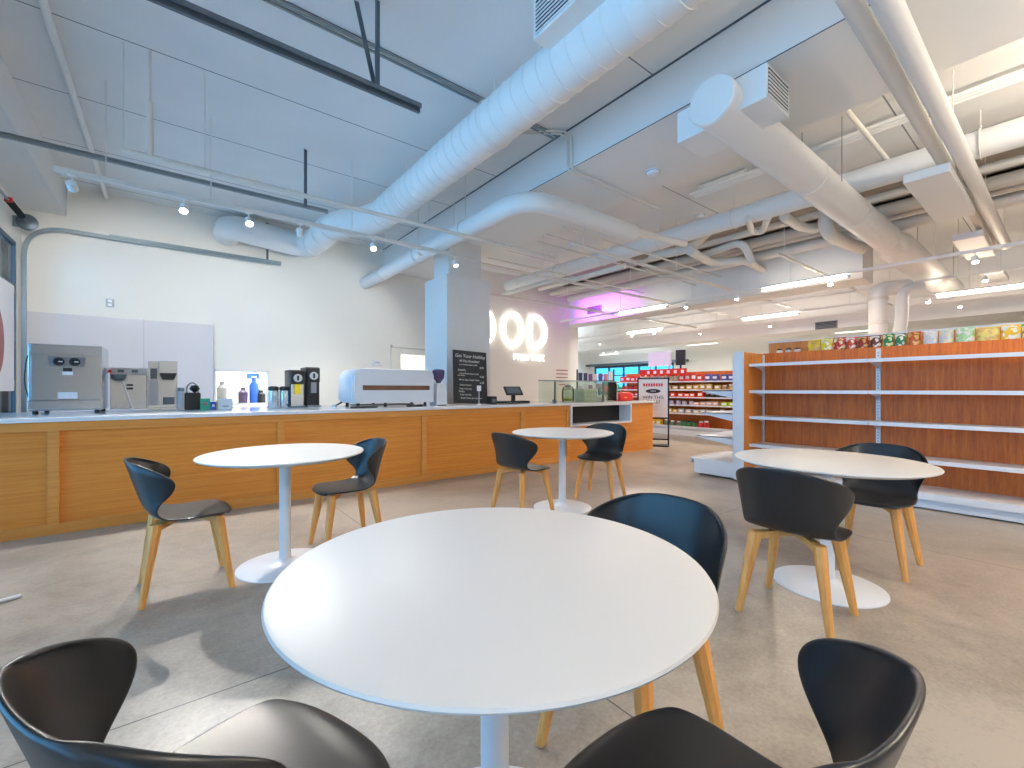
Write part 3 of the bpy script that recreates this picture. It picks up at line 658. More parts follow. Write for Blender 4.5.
# big steel machine
def steel_machine():
    x0, x1 = -.99, -.50; y0, y1 = 5.75, 6.33; zt = 1.585
    r_ = empty('beverage_machine', (x0, y0, ZC), 'large blue-reflecting stainless steel machine with two round gauges, leftmost on the counter', 'machine')
    def b(n, mb, m, p=None, **k): o = mb.build(n, m, p or r_, **k); o.location = (0, 0, 0); return o
    w, d, h = x1 - x0, y1 - y0, zt - ZC
    b('body', MB().box(0, w, .02, d, .03, h), M['stain'], bevel=.006)
    b('header_panel', MB().box(.015, w - .005, 0, .02, h - .085, h - .012), M['stain'], bevel=.003)
    b('front_door', MB().box(.02, w - .01, .004, .02, .13, h - .10), M['stain'], bevel=.003)
    b('lower_panel', MB().box(.0, w - .01, -.012, .02, .045, .125), M['stain'], bevel=.006)
    g = b('gauge_plate', MB().prism([(.14, h - .20), (.37, h - .20), (.38, h - .115), (.13, h - .115)], 'y', -.012, .006), M['grey'], bevel=.002)
    for gx in (.20, .305):
        o = MB().lathe([(.038, 0), (.038, .012), (.03, .014), (.028, .006), (.001, .006)], n=24).build('dial', M['black'], g); o.location = (gx, -.012, h - .158); o.rotation_euler = (PI / 2, 0, 0)
        MB().box(-.003, .024, -.004, .004, .006, .011).build('pointer', M['paper'], o, smooth=0)
    b('badge', MB().box(.225, .285, -.001, .004, h - .245, h - .215), M['black'], smooth=0)
    b('badge', MB().box(.22, .29, .001, .004, h - .28, h - .25), M['paper'], smooth=0)
    b('notice', MB().box(.19, .32, .001, .0045, .14, .20), M['paper'], smooth=0)
    for fx in (.04, w - .04):
        for fy in (.05, d - .05): b('foot', MB().lathe([(.02, 0), (.02, .03)], (fx, fy, 0), 12), M['black'])
    b('cable', MB().tube([(.0, .1, .1), (-.03, .05, .3), (-.02, .1, h - .1), (.02, .3, h - .02), (.1, .35, h + .02), (.25, .35, h + .015), (.3, .35, h - .01)], .005, 8, bend=.08), M['black'])
steel_machine()
def brewer(x, y, w, d, h, name, lab, kind):
    r_ = empty(name, (x, y, ZC), lab, 'coffee brewer')
    def b(n, mb, m, **k): return mb.build(n, m, r_, **k)
    if kind == 0:
        b('body', MB().box(0, w, 0, d, .02, h - .07), M['stain'], bevel=.004)
        b('control_panel', MB().box(-.002, w + .002, -.01, d, h - .07, h), M['lgrey'], bevel=.003)
        b('button', MB().box(.06, .11, -.013, -.009, h - .05, h - .02).box(.17, .22, -.013, -.009, h - .05, h - .02), M['dsteel'], smooth=0)
        b('brew_basket', MB().lathe([(.03, -.06), (.055, -.04), (.065, .0)], (.07, -.06, h - .075), 20).box(.04, .10, -.06, 0, h - .085, h - .072), M['dsteel'])
        b('chute', MB().tube([(.10, -.02, h - .14), (.17, -.03, .03)], .008, 8), M['paper'])
        b('label_plate', MB().box(.13, .18, -.002, 0, h - .19, h - .17).box(.13, .18, -.002, 0, h - .225, h - .205), M['black'], smooth=0)
        b('red_knob', MB().lathe([(.02, 0), (.012, .03)], (-.0, -.02, h - .055), 12), M['red'])
    else:
        b('body', MB().box(0, w, .10, d, 0.0, h), M['stain'], bevel=.004)
        b('tank', MB().box(w * .36, w, 0, .12, h - .13, h), M['stain'], bevel=.004)
        b('filter_basket', MB().prism([(w * .38, h - .13), (w * .98, h - .13), (w * .88, h - .20), (w * .48, h - .20)], 'y', .01, .11), M['black'])
        b('side_panel', MB().box(.01, w * .34, .09, .10, .06, h - .2), M['lgrey'], smooth=0)
        b('display', MB().box(.02, w * .3, .085, .09, h - .19, h - .08), M['dsteel'], smooth=0)
        b('warmer_plate', MB().box(.0, w, -.02, .12, 0, .03), M['stain'], bevel=.003)
        b('grill_plate', MB().box(w * .5, w * .9, .093, .10, .06, .14), M['dsteel'], smooth=0)
brewer(-.47, 6.06, .29, .32, .45, 'coffee_brewer', 'low steel coffee brewer with a slanted white tube, beside the large machine', 0)
brewer(-.17, 6.02, .25, .34, .53, 'coffee_brewer', 'taller steel brewer with black filter basket, right of the low brewer', 1)
r_ = empty('sugar_shaker', (onc(181, 6.0), 6.0, ZC), 'clear ribbed shaker with grey top between brewer and black tote', 'shaker')
MB().lathe([(.032, 0), (.034, .02), (.034, .19), (.028, .205)], n=16).build('jar_body', M['lgrey'], r_); MB().lathe([(.03, .205), (.03, .24), (.02, .245)], n=16).build('lid', M['dsteel'], r_)
r_ = empty('tote_bag', (onc(192.5, 6.0), 6.03, ZC), 'black tote caddy with looped handle on the counter', 'bag')
MB().box(-.075, .075, -.05, .05, 0, .19).build('body', M['black'], r_, bevel=.015)
MB().tube([(-.05, 0, .18), (-.05, 0, .26), (0, 0, .31), (.05, 0, .26), (.05, 0, .18)], .008, 8, bend=.04).build('handle', M['grey'], r_)
MB().lathe([(.01, .19), (.05, .23), (.03, .27)], (.02, -.01, 0), 12).build('flap', M['black'], r_)
r_ = empty('tea_carton', (onc(205, 6.0), 5.98, ZC), 'teal green carton on the counter next to the black tote', 'carton')
MB().box(-.045, .045, -.03, .03, 0, .125).build('carton_body', M['green'], r_, bevel=.003); MB().box(-.02, .02, -.0315, -.03, .05, .08).build('printed_label', M['pink'], r_, smooth=0)
r_ = empty('blue_carton', (onc(213, 6.0), 5.98, ZC), 'small blue carton right of the green one', 'carton')
MB().box(-.03, .03, -.03, .03, 0, .085).build('carton_body', M['blue'], r_, bevel=.003); MB().box(-.012, .012, -.0315, -.03, .03, .055).build('printed_label', M['paper'], r_, smooth=0)
r_ = empty('napkin_holder', (onc(225, 6.0), 5.98, ZC), 'white napkin box with a yellow edge in front of the hatch', 'napkin holder')
MB().box(-.07, .07, -.04, .04, 0, .12).build('box_body', M['paper'], r_, bevel=.004); MB().box(-.085, -.072, -.04, .04, 0, .10).build('yellow_edge', M['yellow'], r_, smooth=0); MB().box(-.03, .03, -.0415, -.04, .03, .04).build('slot', M['grey'], r_, smooth=0)
for px, lab in ((273.5, 'steel thermal carafe with black top, left of the pair'), (284.5, 'steel thermal carafe with black top, right of the pair beside the grinders')):
    r_ = empty('thermal_carafe', (onc(px, 6.1), 6.1, ZC), lab, 'carafe')
    MB().lathe([(.052, 0), (.058, .01), (.058, .20), (.05, .215)], n=24).build('body', M['stain'], r_)
    MB().lathe([(.056, .212), (.06, .225), (.056, .255), (.03, .265)], n=24).build('lid', M['black'], r_)
    MB().tube([(.0, .05, .235), (.0, .10, .22), (0, .10, .10), (0, .057, .06)], .009, 8, bend=.03).build('handle', M['black'], r_)
def grinder(px0, px1, h, lab, steel):
    x0, x1 = onc(px0, 6.0), onc(px1, 6.0); w = x1 - x0
    r_ = empty('coffee_grinder', (x0, 6.0, ZC), lab, 'coffee grinder')
    MB().box(0, w, .05, .36, 0, h).build('body', M['black'], r_, bevel=.006)
    MB().box(.005, w - .005, 0, .06, h * .62, h - .01).build('control_head', M['black'], r_, bevel=.01)
    MB().box(.01, w - .01, .02, .05, .0, h * .62).build('chute_panel', M['stain'] if steel else M['black'], r_, bevel=.004)
    o = MB().lathe([(.05, 0), (.05, .012), (.001, .014)], n=24).build('dial', M['lgrey'], r_); o.location = (w / 2, 0, h * .78); o.rotation_euler = (PI / 2, 0, 0)
    MB().box(-.012, .012, -.03, .03, .013, .02).build('knob', M['black'], o, smooth=0)
    MB().box(w * .3, w * .7, -.003, .022, h * .35, h * .62).build('bag_clip', M['yellow'] if steel else M['grey'], r_, smooth=0)
    MB().box(0, w, -.03, .10, 0, .02).build('base_tray', M['dsteel'], r_, bevel=.002)
grinder(290.5, 305, .47, 'black coffee grinder with steel chute and yellow tag', True)
grinder(307, 320.5, .51, 'taller all-black coffee grinder with pale dial, right of the other', False)
# espresso machine
def espresso():
    x0, x1 = at(351, Y=5.42).x, 2.86; y0 = 5.38; z0 = .055; zt = 1.43 - ZC
    r_ = empty('espresso_machine', (x0, y0, ZC), 'wide white espresso machine seen from its back, with a long dark slot', 'espresso machine')
    w = x1 - x0
    prof = [(0.03, z0)] + [(.0, z0 + .05), (.0, zt - .14), (.02, zt - .07), (.06, zt - .02), (.12, zt)] + [(w - .04, zt), (w, zt - .04), (w, z0)]
    s0, s1, q0, q1 = .13, w - .06, .215, .275
    sh = MB()
    sh.prism(prof, 'y', .03, .55)
    sh.build('body', M['tmetal'], r_, bevel=.008)
    bk = MB().box(.03, w - .01, .0, .03, z0, q0).box(.03, w - .01, 0, .03, q1, zt - .06).box(.03, s0, 0, .03, q0, q1).box(s1, w - .01, 0, .03, q0, q1)
    bk.build('back_panel', M['tmetal'], r_, smooth=0)
    MB().box(s0, s1, .024, .032, q0, q1).build('slot', M['bronze'], r_, smooth=0)
    MB().box(.02, .0 + .028, .06, .5, .1, zt - .1).build('chrome_cheek', M['stain'], r_, bevel=.004)
    for fx in (.1, .45, w - .1):
        MB().lathe([(.025, 0), (.02, .02), (.02, z0 + .005)], (fx, .08, 0), 14).build('foot', M['black'], r_)
        MB().lathe([(.025, 0), (.02, .02), (.02, z0 + .005)], (fx, .5, 0), 14).build('foot', M['black'], r_)
    MB().box(.10, w - .2, .2, .5, .015, .03).build('drip_tray', M['dsteel'], r_)
M['bronze'] = mat('bronze_mirror', srgb(120, 88, 70), .25, .6, var=.3, vscale=5)
espresso()
o = tag(MB().tube([(0, 0, 0), (.05, -.02, 0), (.12, .01, .0), (.25, -.01, 0), (.33, .02, 0)], .012, 8, bend=.02).build('power_cable', M['black']), 'black cable lying in front of the espresso machine', 'cable'); o.location = (1.70, 5.28, ZC + .012)
o = tag(MB().tube([(0, 0, 0), (.08, -.02, 0), (.15, .01, .0), (.22, -.01, 0)], .014, 8, bend=.02).build('coiled_cable', M['black']), 'short black cable under the right end of the espresso machine', 'cable'); o.location = (2.42, 5.30, ZC + .014)
r_ = empty('portafilter', (onc(336, 5.8), 5.85, ZC), 'small chrome tamper and handle left of the espresso machine', 'portafilter')
MB().lathe([(.03, 0), (.03, .03)], n=16).build('basket', M['stain'], r_); MB().tube([(.02, 0, .02), (.09, 0, .06)], .01, 8).build('handle', M['black'], r_)
# bean grinder with purple hopper
r_ = empty('bean_grinder', (onc(438.5, 5.5), 5.5, ZC), 'white bean grinder with a dark purple hopper beside the chalkboard', 'coffee grinder')
MB().rings([[(-.085, -.1, 0), (.085, -.1, 0), (.085, .1, 0), (-.085, .1, 0)], [(-.065, -.085, .31), (.06, -.085, .31), (.06, .085, .31), (-.065, .085, .31)]]).build('body', M['tmetal'], r_, bevel=.008)
MB().lathe([(.03, .31), (.035, .33), (.075, .38), (.085, .46), (.085, .49), (.06, .505)], n=24).build('hopper', M['purple'], r_)
MB().box(-.07, .07, -.1, .1, .0, .012).build('tray', M['black'], r_)
# chalkboard
def chalkboard():
    w, h = .60, .80
    r_ = empty('chalkboard', (3.60, 5.60, ZC + .012), 'black chalk menu board leaning against the square white column', 'chalkboard'); r_.rotation_euler = (R(-6), R(2), 0)
    MB().box(-w / 2, w / 2, 0, .02, 0, h).build('frame', M['black'], r_, bevel=.003)
    bd = MB().box(-w / 2 + .02, w / 2 - .02, -.003, .001, .02, h - .02).build('board', M['chalk'], r_, smooth=0)
    lines = [('Get Your Holiday', .075, .715, 0), ('All Day Breakfast!', .05, .64, -.02), ('on a toasted english muffin', .03, .585, -.04), ('8.95', .045, .55, .2), ("Lunch's", .045, .50, -.16),
             ('hot sandwich, soup or salad', .03, .45, -.03), ('and coffee', .03, .42, -.17), ('9.50', .045, .41, .2), ('Bacon, Egg, Cheese Panini', .034, .355, -.03), ('6.25', .045, .32, .2),
             ('Grilled Cheese', .034, .275, -.1), ('Soup of the day', .034, .22, -.1), ('Muffins', .034, .175, -.17), ('Fresh Cookies', .034, .13, -.1), ('Butter Scones, Jam and more', .032, .08, 0)]
    for (t_, s_, z_, x_) in lines: text_mesh('writing', t_, s_, M['chalkw'], bd, (x_, -.004, z_), (PI / 2, 0, 0), shear=.2, ext=.0006)
chalkboard()
r_ = empty('cutlery_cup', (3.63, 5.44, ZC), 'thin white stand with a small card in front of the chalkboard', 'card holder')
MB().lathe([(.03, 0), (.03, .006), (.004, .01), (.004, .22)], n=12).build('stem', M['paper'], r_); MB().box(-.035, .035, -.003, .003, .20, .28).build('card', M['paper'], r_, smooth=0)
r_ = empty('receipt_printer', (onc(494, 5.35), 5.4, ZC), 'small black cube speaker right of the chalkboard', 'printer')
MB().box(-.055, .055, -.05, .06, 0, .12).build('body', M['black'], r_, bevel=.006); MB().box(-.03, .03, -.053, -.049, .03, .08).build('front_grille', M['dsteel'], r_, smooth=0)
# POS tablet
r_ = empty('point_of_sale', (onc(516, 5.35), 5.42, ZC), 'black tablet till on a stand seen from behind', 'till')
MB().lathe([(.10, 0), (.10, .012), (.03, .02)], n=24).build('base', M['black'], r_)
MB().box(-.03, .03, -.02, .02, .01, .15).build('stand', M['black'], r_, bevel=.004)
o = MB().box(-.14, .14, -.012, .012, -.10, .10).build('tablet', M['black'], r_, bevel=.006); o.location = (0, 0, .20); o.rotation_euler = (R(-52), R(0), R(-18))
MB().box(-.11, .11, -.0125, -.0118, -.075, .075).build('rear_panel', M['dsteel'], o, smooth=0)
o = tag(MB().box(0, .62, 0, .2, 0, .035).build('cash_drawer', M['black'], bevel=.004), 'flat black tray on the counter behind the tablet till', 'tray'); o.location = (onc(500, 5.6), 5.60, ZC)
# glass guard
gx0, gx1 = 4.53, 6.45
r_ = empty('glass_guard', (gx0, 5.12, ZC), 'frameless green-tinted glass guard with a steel top rail on the counter', 'glass guard')
L_ = gx1 - gx0
MB().box(0, L_, 0, .008, .02, .355).build('glass_panel', M['gguard'], r_, smooth=0)
MB().box(0, L_, -.008, .014, .352, .372).build('top_rail', M['steel'], r_, smooth=0)
for px_ in (.34, 1.5): MB().box(px_, px_ + .022, .0, .02, 0, .355).box(px_ - .01, px_ + .05, .01, .05, 0, .06).build('post', M['steel'], r_, smooth=0)
# cake dome, box, scale, red bag
r_ = empty('drink_dispenser', (onc(571, 5.35), 5.42, ZC), 'round glass jar of green-yellow drink behind the glass guard', 'jar')
MB().lathe([(.09, .0), (.11, .03), (.11, .20), (.09, .26), (.05, .28), (.045, .24), (.085, .22), (.1, .18), (.1, .03), (.001, .02)], n=28).build('glass_jar', M['gguard'], r_)
MB().lathe([(.001, .025), (.095, .025), (.095, .07), (.001, .07)], n=28).build('drink', pk(200, 190, 60), r_)
MB().lathe([(.05, .27), (.05, .30), (.02, .31)], n=20).build('lid', M['steel'], r_)
r_ = empty('pastry_box', (onc(587, 5.4), 5.42, ZC), 'pale green patterned cake box with a lighter lid behind the glass guard', 'box')
MB().box(-.17, .17, -.1, .12, 0, .19).build('box_body', pk(196, 204, 176), r_, bevel=.004); MB().box(-.175, .175, -.105, .125, .19, .235).build('lid', pk(226, 228, 206), r_, bevel=.004)
mb = MB()
for k in range(4):
    for j in range(2): mb.box(-.13 + k * .08, -.10 + k * .08, -.102, -.1, .04 + j * .08, .07 + j * .08)
mb.build('dots', M['paper'], r_, smooth=0)
r_ = empty('deli_scale', (6.46, 5.45, ZC), 'grey and black scale on the counter between cake box and red bag', 'scale')
MB().box(-.13, .13, -.12, .12, 0, .09).build('base', M['lgrey'], r_, bevel=.008); MB().box(-.15, .15, -.13, .13, .09, .11).build('weighing_plate', M['stain'], r_, bevel=.003)
MB().box(-.02, .02, .1, .14, .05, .30).build('neck', M['black'], r_); MB().box(-.09, .09, .09, .13, .24, .33).build('display', M['grey'], r_, bevel=.006)
r_ = empty('lunch_bag', (6.94, 5.38, ZC), 'bright red soft bag with handle at the end of the counter', 'bag')
MB().prism([(-.20, 0), (.20, 0), (.205, .10), (.16, .155), (.05, .17), (-.12, .165), (-.2, .12)], 'y', -.08, .08).build('body', M['red'], r_, bevel=.02)
MB().tube([(-.09, 0, .16), (-.07, 0, .20), (.03, 0, .20), (.06, 0, .16)], .01, 8, bend=.02).build('handle', M['red'], r_)
MB().box(-.07, .0, -.083, -.08, .06, .075).build('zip_pull', M['yellow'], r_, smooth=0)
# wall bits
r_ = empty('light_switch', (at(110, Y=BY).x, BY - .001, at(110, 303, Y=BY).z), 'small grey framed switch plate high on the white wall', 'switch')
MB().box(-.045, .045, -.008, 0, -.06, .06).build('plate', M['dsteel'], r_); MB().box(-.022, .022, -.012, -.008, .008, .045).build('rocker', M['paper'], r_, smooth=0); MB().box(-.022, .022, -.012, -.008, -.045, -.008).build('rocker', M['paper'], r_, smooth=0)
p = at(377, 363, Y=BY)
r_ = empty('thermostat', (p.x, BY - .001, p.z), 'small white control box on the wall left of the kitchen door', 'thermostat')
MB().box(-.09, .09, -.03, 0, -.05, .05).build('case', M['paper'], r_, bevel=.004); MB().box(-.05, .05, -.033, -.03, -.01, .03).build('screen', M['lgrey'], r_, smooth=0)
# kitchen contents seen through hatch
r_ = empty('kitchen_bench', (1.2, 10.3, 0), 'steel prep bench inside the kitchen hatch', 'bench')
MB().box(-1.5, 1.5, -.3, .3, .86, .9).build('bench_top', M['stain'], r_)
for sx in (-1.4, 1.4):
    for sy in (-.25, .25): MB().box(sx - .02, sx + .02, sy - .02, sy + .02, 0, .86).build('leg', M['stain'], r_)
MB().box(-1.5, 1.5, -.25, .25, .3, .33).build('lower_shelf', M['stain'], r_)
for i, (px, c_, h_, cn) in enumerate(((222, M['grey'], .42, 'grey mixer'), (243, M['purple'], .30, 'purple bottle'), (254, M['blue'], .50, 'blue dispenser'), (261, M['black'], .25, 'black pot'))):
    q = at(px, Y=10.2)
    r_ = empty('kitchen_container', (q.x, 10.2, .9), cn + ' standing on the bench inside the hatch', 'container')
    MB().lathe([(.08, 0), (.085, h_ * .7), (.04, h_ * .85), (.04, h_)], n=16).build('body', c_, r_); MB().lathe([(.045, h_), (.045, h_ + .03)], n=16).build('lid', M['paper'], r_)
r_ = empty('wall_poster', (at(253, Y=11.19).x, 11.19, 1.62), 'blue and white notice on the kitchen wall seen through the hatch', 'notice')
MB().box(-.2, .2, -.005, 0, -.3, .3).build('sheet', M['paper'], r_, smooth=0)
for k in range(3): MB().box(-.12, .12, -.007, -.005, -.22 + k * .17, -.1 + k * .17).build('blue_picture', M['blue'], r_, smooth=0)

# ------------------------------------------------------------------ roll-up door poster and hardware
r_ = empty('door_poster', (LX + .005, 7.85, 1.15), 'white poster with a rose oval taped to the roll-up door', 'poster')
MB().box(-.002, .003, -.55, .55, 0, 1.35).build('sheet', M['paper'], r_, smooth=0)
ov = [(-.22 + .33 * math.cos(2 * PI * k / 28), .58 + .42 * math.sin(2 * PI * k / 28)) for k in range(28)]
MB().prism(ov, 'x', .003, .005).build('oval_picture', M['pink'], r_, smooth=0)
def track(y, yl, lab, xs):
    """C-shaped roll-up door track with curved start and hangers"""
    z = 3.37; root = empty('door_track', (LX, y, 0), lab, 'door track', 'steel door tracks' if False else None)
    P = [Vector((LX + .06, y, .1)), Vector((LX + .06, y, z)), Vector((1.56, y, z))]
    if yl: P = round_path(P, .42, 9)
    else: P = round_path(P, .42, 9)
    sec = [(-.012, -.024), (.012, -.024), (.012, -.019), (-.006, -.019), (-.006, .019), (.012, .019), (.012, .024), (-.012, .024)]
    rs = []
    for i, p in enumerate(P):
        t = (P[min(i + 1, len(P) - 1)] - P[max(i - 1, 0)]).normalized(); n = Vector((0, 1, 0)).cross(t)
        rs.append([tuple(p - Vector((LX, y, 0)) + Vector((0, a * yl, 0)) + n * b_) for a, b_ in sec])
    MB().rings(rs).build('rail', M['steel'] if y > 5 else M['dsteel'], root, smooth=20)
    MB().box(.9, 1.56 - LX, -.035 * yl - .004, -.035 * yl + .004, z + .0, z + .035).build('stiffener', M['steel'] if y > 5 else M['dsteel'], root, smooth=0)
    for hx, two in xs:
        mb = MB(); x = hx - LX
        mb.box(x - .018, x + .018, -.004, .0, z, CZ).box(x - .018, x - .014, -.03, 0, z, CZ)
        if two:
            a = Vector((x, .02, z)); b_ = Vector((x - .12, .10, CZ)); mb.rings([[tuple(a + Vector(d)) for d in ((-.018, 0, 0), (.018, 0, 0), (.018, .004, 0), (-.018, .004, 0))], [tuple(b_ + Vector(d)) for d in ((-.018, 0, 0), (.018, 0, 0), (.018, .004, 0), (-.018, .004, 0))]])
        for k in range(14): mb.box(x - .006, x + .006, -.0055, -.004, z + .05 + k * .045, z + .07 + k * .045)
        mb.build('hanger', M['dsteel'], root, smooth=0)
track(8.60, 1, 'curved steel roll-up door track along the back wall', [(1.35, 0)])
track(5.70, -1, 'steel roll-up door track crossing above the left table', [(1.30, 0)])
track(3.18, 1, 'dark steel door track at the top of the view above the tables', [(1.22, 1)])
r_ = empty('spring_drum', (LX + .14, 8.30, 3.32), 'dark round cable drum and shaft above the roll-up door', 'door hardware')
o = MB().lathe([(.09, -.03), (.10, -.025), (.10, -.018), (.07, -.01), (.07, .01), (.10, .018), (.10, .025), (.09, .03)], n=28).build('drum', M['dsteel'], r_); o.rotation_euler = (PI / 2, 0, 0)
o = MB().tube([(0, 0, 0), (0, -2.55, 0)], .014, 10).build('shaft', M['steel'], r_)
mb = MB(); P = []
for k in range(0, 361):
    a = k * 2 * PI / 12; P.append((.03 * math.cos(a), -.25 - k * .0016, .03 * math.sin(a)))
MB().tube(P, .005, 5).build('spring', M['black'], r_)
MB().box(-.14, .03, .06, .075, -.06, .08).build('bearing_plate', M['steel'], r_, smooth=0)
MB().lathe([(.034, 0), (.034, .05)], n=14).build('red_cone', M['red'], r_).location = (0, -.84, -.02)

# ------------------------------------------------------------------ ducts and pipes
def along_x(px0, py0, Y, z=None):  # convenience: point on plane Y
    return at(px0, py0, Y=Y)
def ROD(mb, x, y, z0, z1=CZ, r=.005):
    if isinstance(mb, HG): mb = mb.new()
    mb.tube([(x, y, z0), (x, y, z1)], r, 6)
def rooted(name, loc, lab, cat, group=None): return empty(name, loc, lab, cat, group)
def part(name, mb, m, root, **k):
    if isinstance(mb, HG): return [part(name, q, m, root, **k) for q in mb.L]
    o = mb.build(name, m, root, **k); o.location = -Vector(root.location); return o
# A: large spiral duct along Y
r_ = rooted('spiral_duct', (2.37, 3, 3.62), 'large white spiral duct running diagonally across the upper left ceiling', 'duct')
PA = [(.78, BY - .02, 3.78), (.78, 8.35, 3.78), (1.95, 8.35, 3.68), (1.95, 6.75, 3.62), (2.37, 6.2, 3.62), (2.37, -3.5, 3.62)]
pts = round_path([Vector(p) for p in PA], .32, 8)
seams = MB().tube(pts, .2, 36)
y = 5.9
while y > -3.4:
    seams.rings([[(2.37 + rr_ * math.cos(2 * PI * k / 36), y + dy + .06 * math.sin(2 * PI * k / 72 * 1) * 0, 3.62 + rr_ * math.sin(2 * PI * k / 36)) for k in range(36)] for rr_, dy in ((.2, 0), (.206, .003), (.206, .008), (.2, .011))], cap=False)
    y -= .155
el = seams
for (cx_, cy_, a_) in ((2.22, 6.38, 0), (2.08, 6.55, 0), (1.95, 6.85, 0), (1.95, 7.3, 0), (1.95, 7.8, 0)):
    el.rings([[(cx_ + rr_ * math.cos(2 * PI * k / 36), cy_ + dy, 3.62 + rr_ * math.sin(2 * PI * k / 36)) for k in range(36)] for rr_, dy in ((.2, 0), (.208, .005), (.208, .02), (.2, .025))], cap=False)
part('duct_body', seams, M['white'], r_, smooth=40)
def register(root, x0, x1, y0, y1, z0, z1, face, nm='register_box'):
    b_ = part(nm, MB().box(x0, x1, y0, y1, z0, z1), M['white'], root, bevel=.004)
    lv = MB(); bk = MB(); f = .025
    if face in ('-x', '+x'):
        X = x0 if face == '-x' else x1; s = -1 if face == '-x' else 1
        n = int((z1 - z0 - 2 * f) / .028)
        for k in range(n): lv.box(min(X, X + s * .006), max(X, X + s * .006), y0 + f, y1 - f, z0 + f + k * .028, z0 + f + k * .028 + .012)
        bk.box(min(X, X + s * .002), max(X, X + s * .002), y0 + f, y1 - f, z0 + f, z1 - f)
    else:
        Y = y0 if face == '-y' else y1; s = -1 if face == '-y' else 1
        n = int((z1 - z0 - 2 * f) / .028)
        for k in range(n): lv.box(x0 + f, x1 - f, min(Y, Y + s * .006), max(Y, Y + s * .006), z0 + f + k * .028, z0 + f + k * .028 + .012)
        bk.box(x0 + f, x1 - f, min(Y, Y + s * .002), max(Y, Y + s * .002), z0 + f, z1 - f)
    bk.build('grille_back', M['dark'], b_, smooth=0); lv.build('louvre', M['white'], b_, smooth=0)
register(r_, 2.02, 2.3, 1.72, 2.34, 3.62, 3.9, '-x')
hg = HG()
for yy in (5.2, 3.3, 1.0): mh = hg.new(); mh.tube([(2.37 + .212 * math.cos(a), yy, 3.62 + .212 * math.sin(a)) for a in [2 * PI * k / 24 for k in range(25)]], .004, 5); ROD(mh, 2.37, yy, 3.83)
part('hanger', hg, M['white'], r_)
# B: large smooth duct along X
YB, ZB, RB = 1.70, 3.365, .175
r_ = rooted('supply_duct', (3.3, YB, ZB), 'large white round duct with a capped end and box registers at the right', 'duct')
sr = MB().tube([(3.25, YB, ZB), (8.6, YB, ZB), (8.75, YB, ZB), (8.85, YB, ZB), (13.6, YB, ZB)], RB, 40, radii=[RB, RB, RB, RB + .05, RB + .05])
for xx in (5.2, 6.7, 8.2, 9.9, 11.4): sr.rings([[(xx + dx, YB + (RB + e_) * math.cos(2 * PI * k / 36), ZB + (RB + e_) * math.sin(2 * PI * k / 36)) for k in range(36)] for e_, dx in ((0, 0), (.006, .003), (.006, .02), (0, .023))], cap=False)
part('duct_body', sr, M['white'], r_)
part('end_cap', MB().tube([(3.235, YB, ZB), (3.25, YB, ZB), (3.27, YB, ZB)], RB + .006, 40, radii=[RB - .004, RB + .005, RB + .005]), M['white'], r_)
register(r_, 3.38, 3.78, YB - .34, YB - .10, 3.27, 3.52, '-y')
register(r_, 3.34, 3.74, YB + .10, YB + .34, 3.22, 3.47, '+y')
hg = HG()
for xx in (5.6, 9.2, 12.5): ROD(hg, xx, YB + RB + .01, ZB); ROD(hg, xx, YB - RB - .01, ZB)
part('hanger', hg, M['steel'], r_)
# C: bent pipe
r_ = rooted('insulated_pipe', (3.12, 5, 3.32), 'thick white pipe that bends below the beam near the column', 'pipe')
part('pipe_body', MB().tube([(3.12, 8.79, 3.30), (3.12, 3.72, 3.30), (5.0, 3.72, 3.30)], .115, 24, bend=.45), M['white'], r_)
part('pipe_body', MB().tube([(4.98, 3.72, 3.30), (5.15, 3.72, 3.34), (6.3, 3.72, 3.42)], .05, 16), M['white'], r_)
hg = HG()
for yy in (5.0, 6.4, 7.8): mh = hg.new(); mh.tube([(3.12 + .125 * math.cos(a), yy, 3.30 + .125 * math.sin(a)) for a in [2 * PI * k / 20 for k in range(21)]], .006, 5); ROD(mh, 3.12, yy, 3.42)
part('hanger', hg, M['pipe'], r_)
# D: long pipe along Y at right of beam
def long_pipe(name, x, z, rad, y0, y1, lab, m='white', hang=True, top=CZ):
    r_ = rooted(name, (x, (y0 + y1) / 2, z), lab, 'pipe')
    part('pipe_body', MB().tube([(x, y0, z), (x, y1, z)], rad, 24 if rad > .06 else 12), M[m], r_)
    if hang:
        hg = HG(); yy = y0 + .6
        while yy < y1 - .2:
            mh = hg.new(); mh.tube([(x + (rad + .012) * math.cos(a), yy, z + (rad + .012) * math.sin(a)) for a in [2 * PI * k / 20 for k in range(21)]], .007, 5)
            mh.tube([(x, yy, z + rad + .01), (x, yy, z + rad + .05), (x + .04, yy, z + rad + .05), (x - .04, yy, z + rad + .05)], .006, 5); ROD(mh, x, yy, z + rad, top)
            yy += 1.25
        part('hanger', hg, M['pipe'], r_)
    return r_
long_pipe('main_pipe', 6.6, 3.70, .14, -2.5, 8.6, 'thick straight white pipe with ring hangers running above the empty shelves')
long_pipe('lower_pipe', 7.62, 3.78, .055, -2.5, 8.6, 'slim pale pipe just below the thick straight one', 'pipe', hang=False)
long_pipe('grey_pipe', 8.05, 3.72, .085, -2.5, 8.6, 'dull pipe beside the dark ceiling bay', 'pipe2', hang=False)
long_pipe('thin_grey_pipe', 8.26, 3.68, .045, -2.5, 8.6, 'thin dull pipe under the dark ceiling bay', 'pipe2', hang=False)
long_pipe('bay_pipe', 8.72, 3.66, .09, -2.5, 8.6, 'wide pale pipe lowest in the bundle under the dark bay', 'pipe', hang=False)
def bent(name, pts, rad, lab, m='pipe', bend=.12, cat='pipe', n=16):
    c0 = Vector(pts[0]); r_ = rooted(name, tuple(c0), lab, cat); part('pipe_body', MB().tube(pts, rad, n, bend=bend), M[m], r_, smooth=60)
    return r_
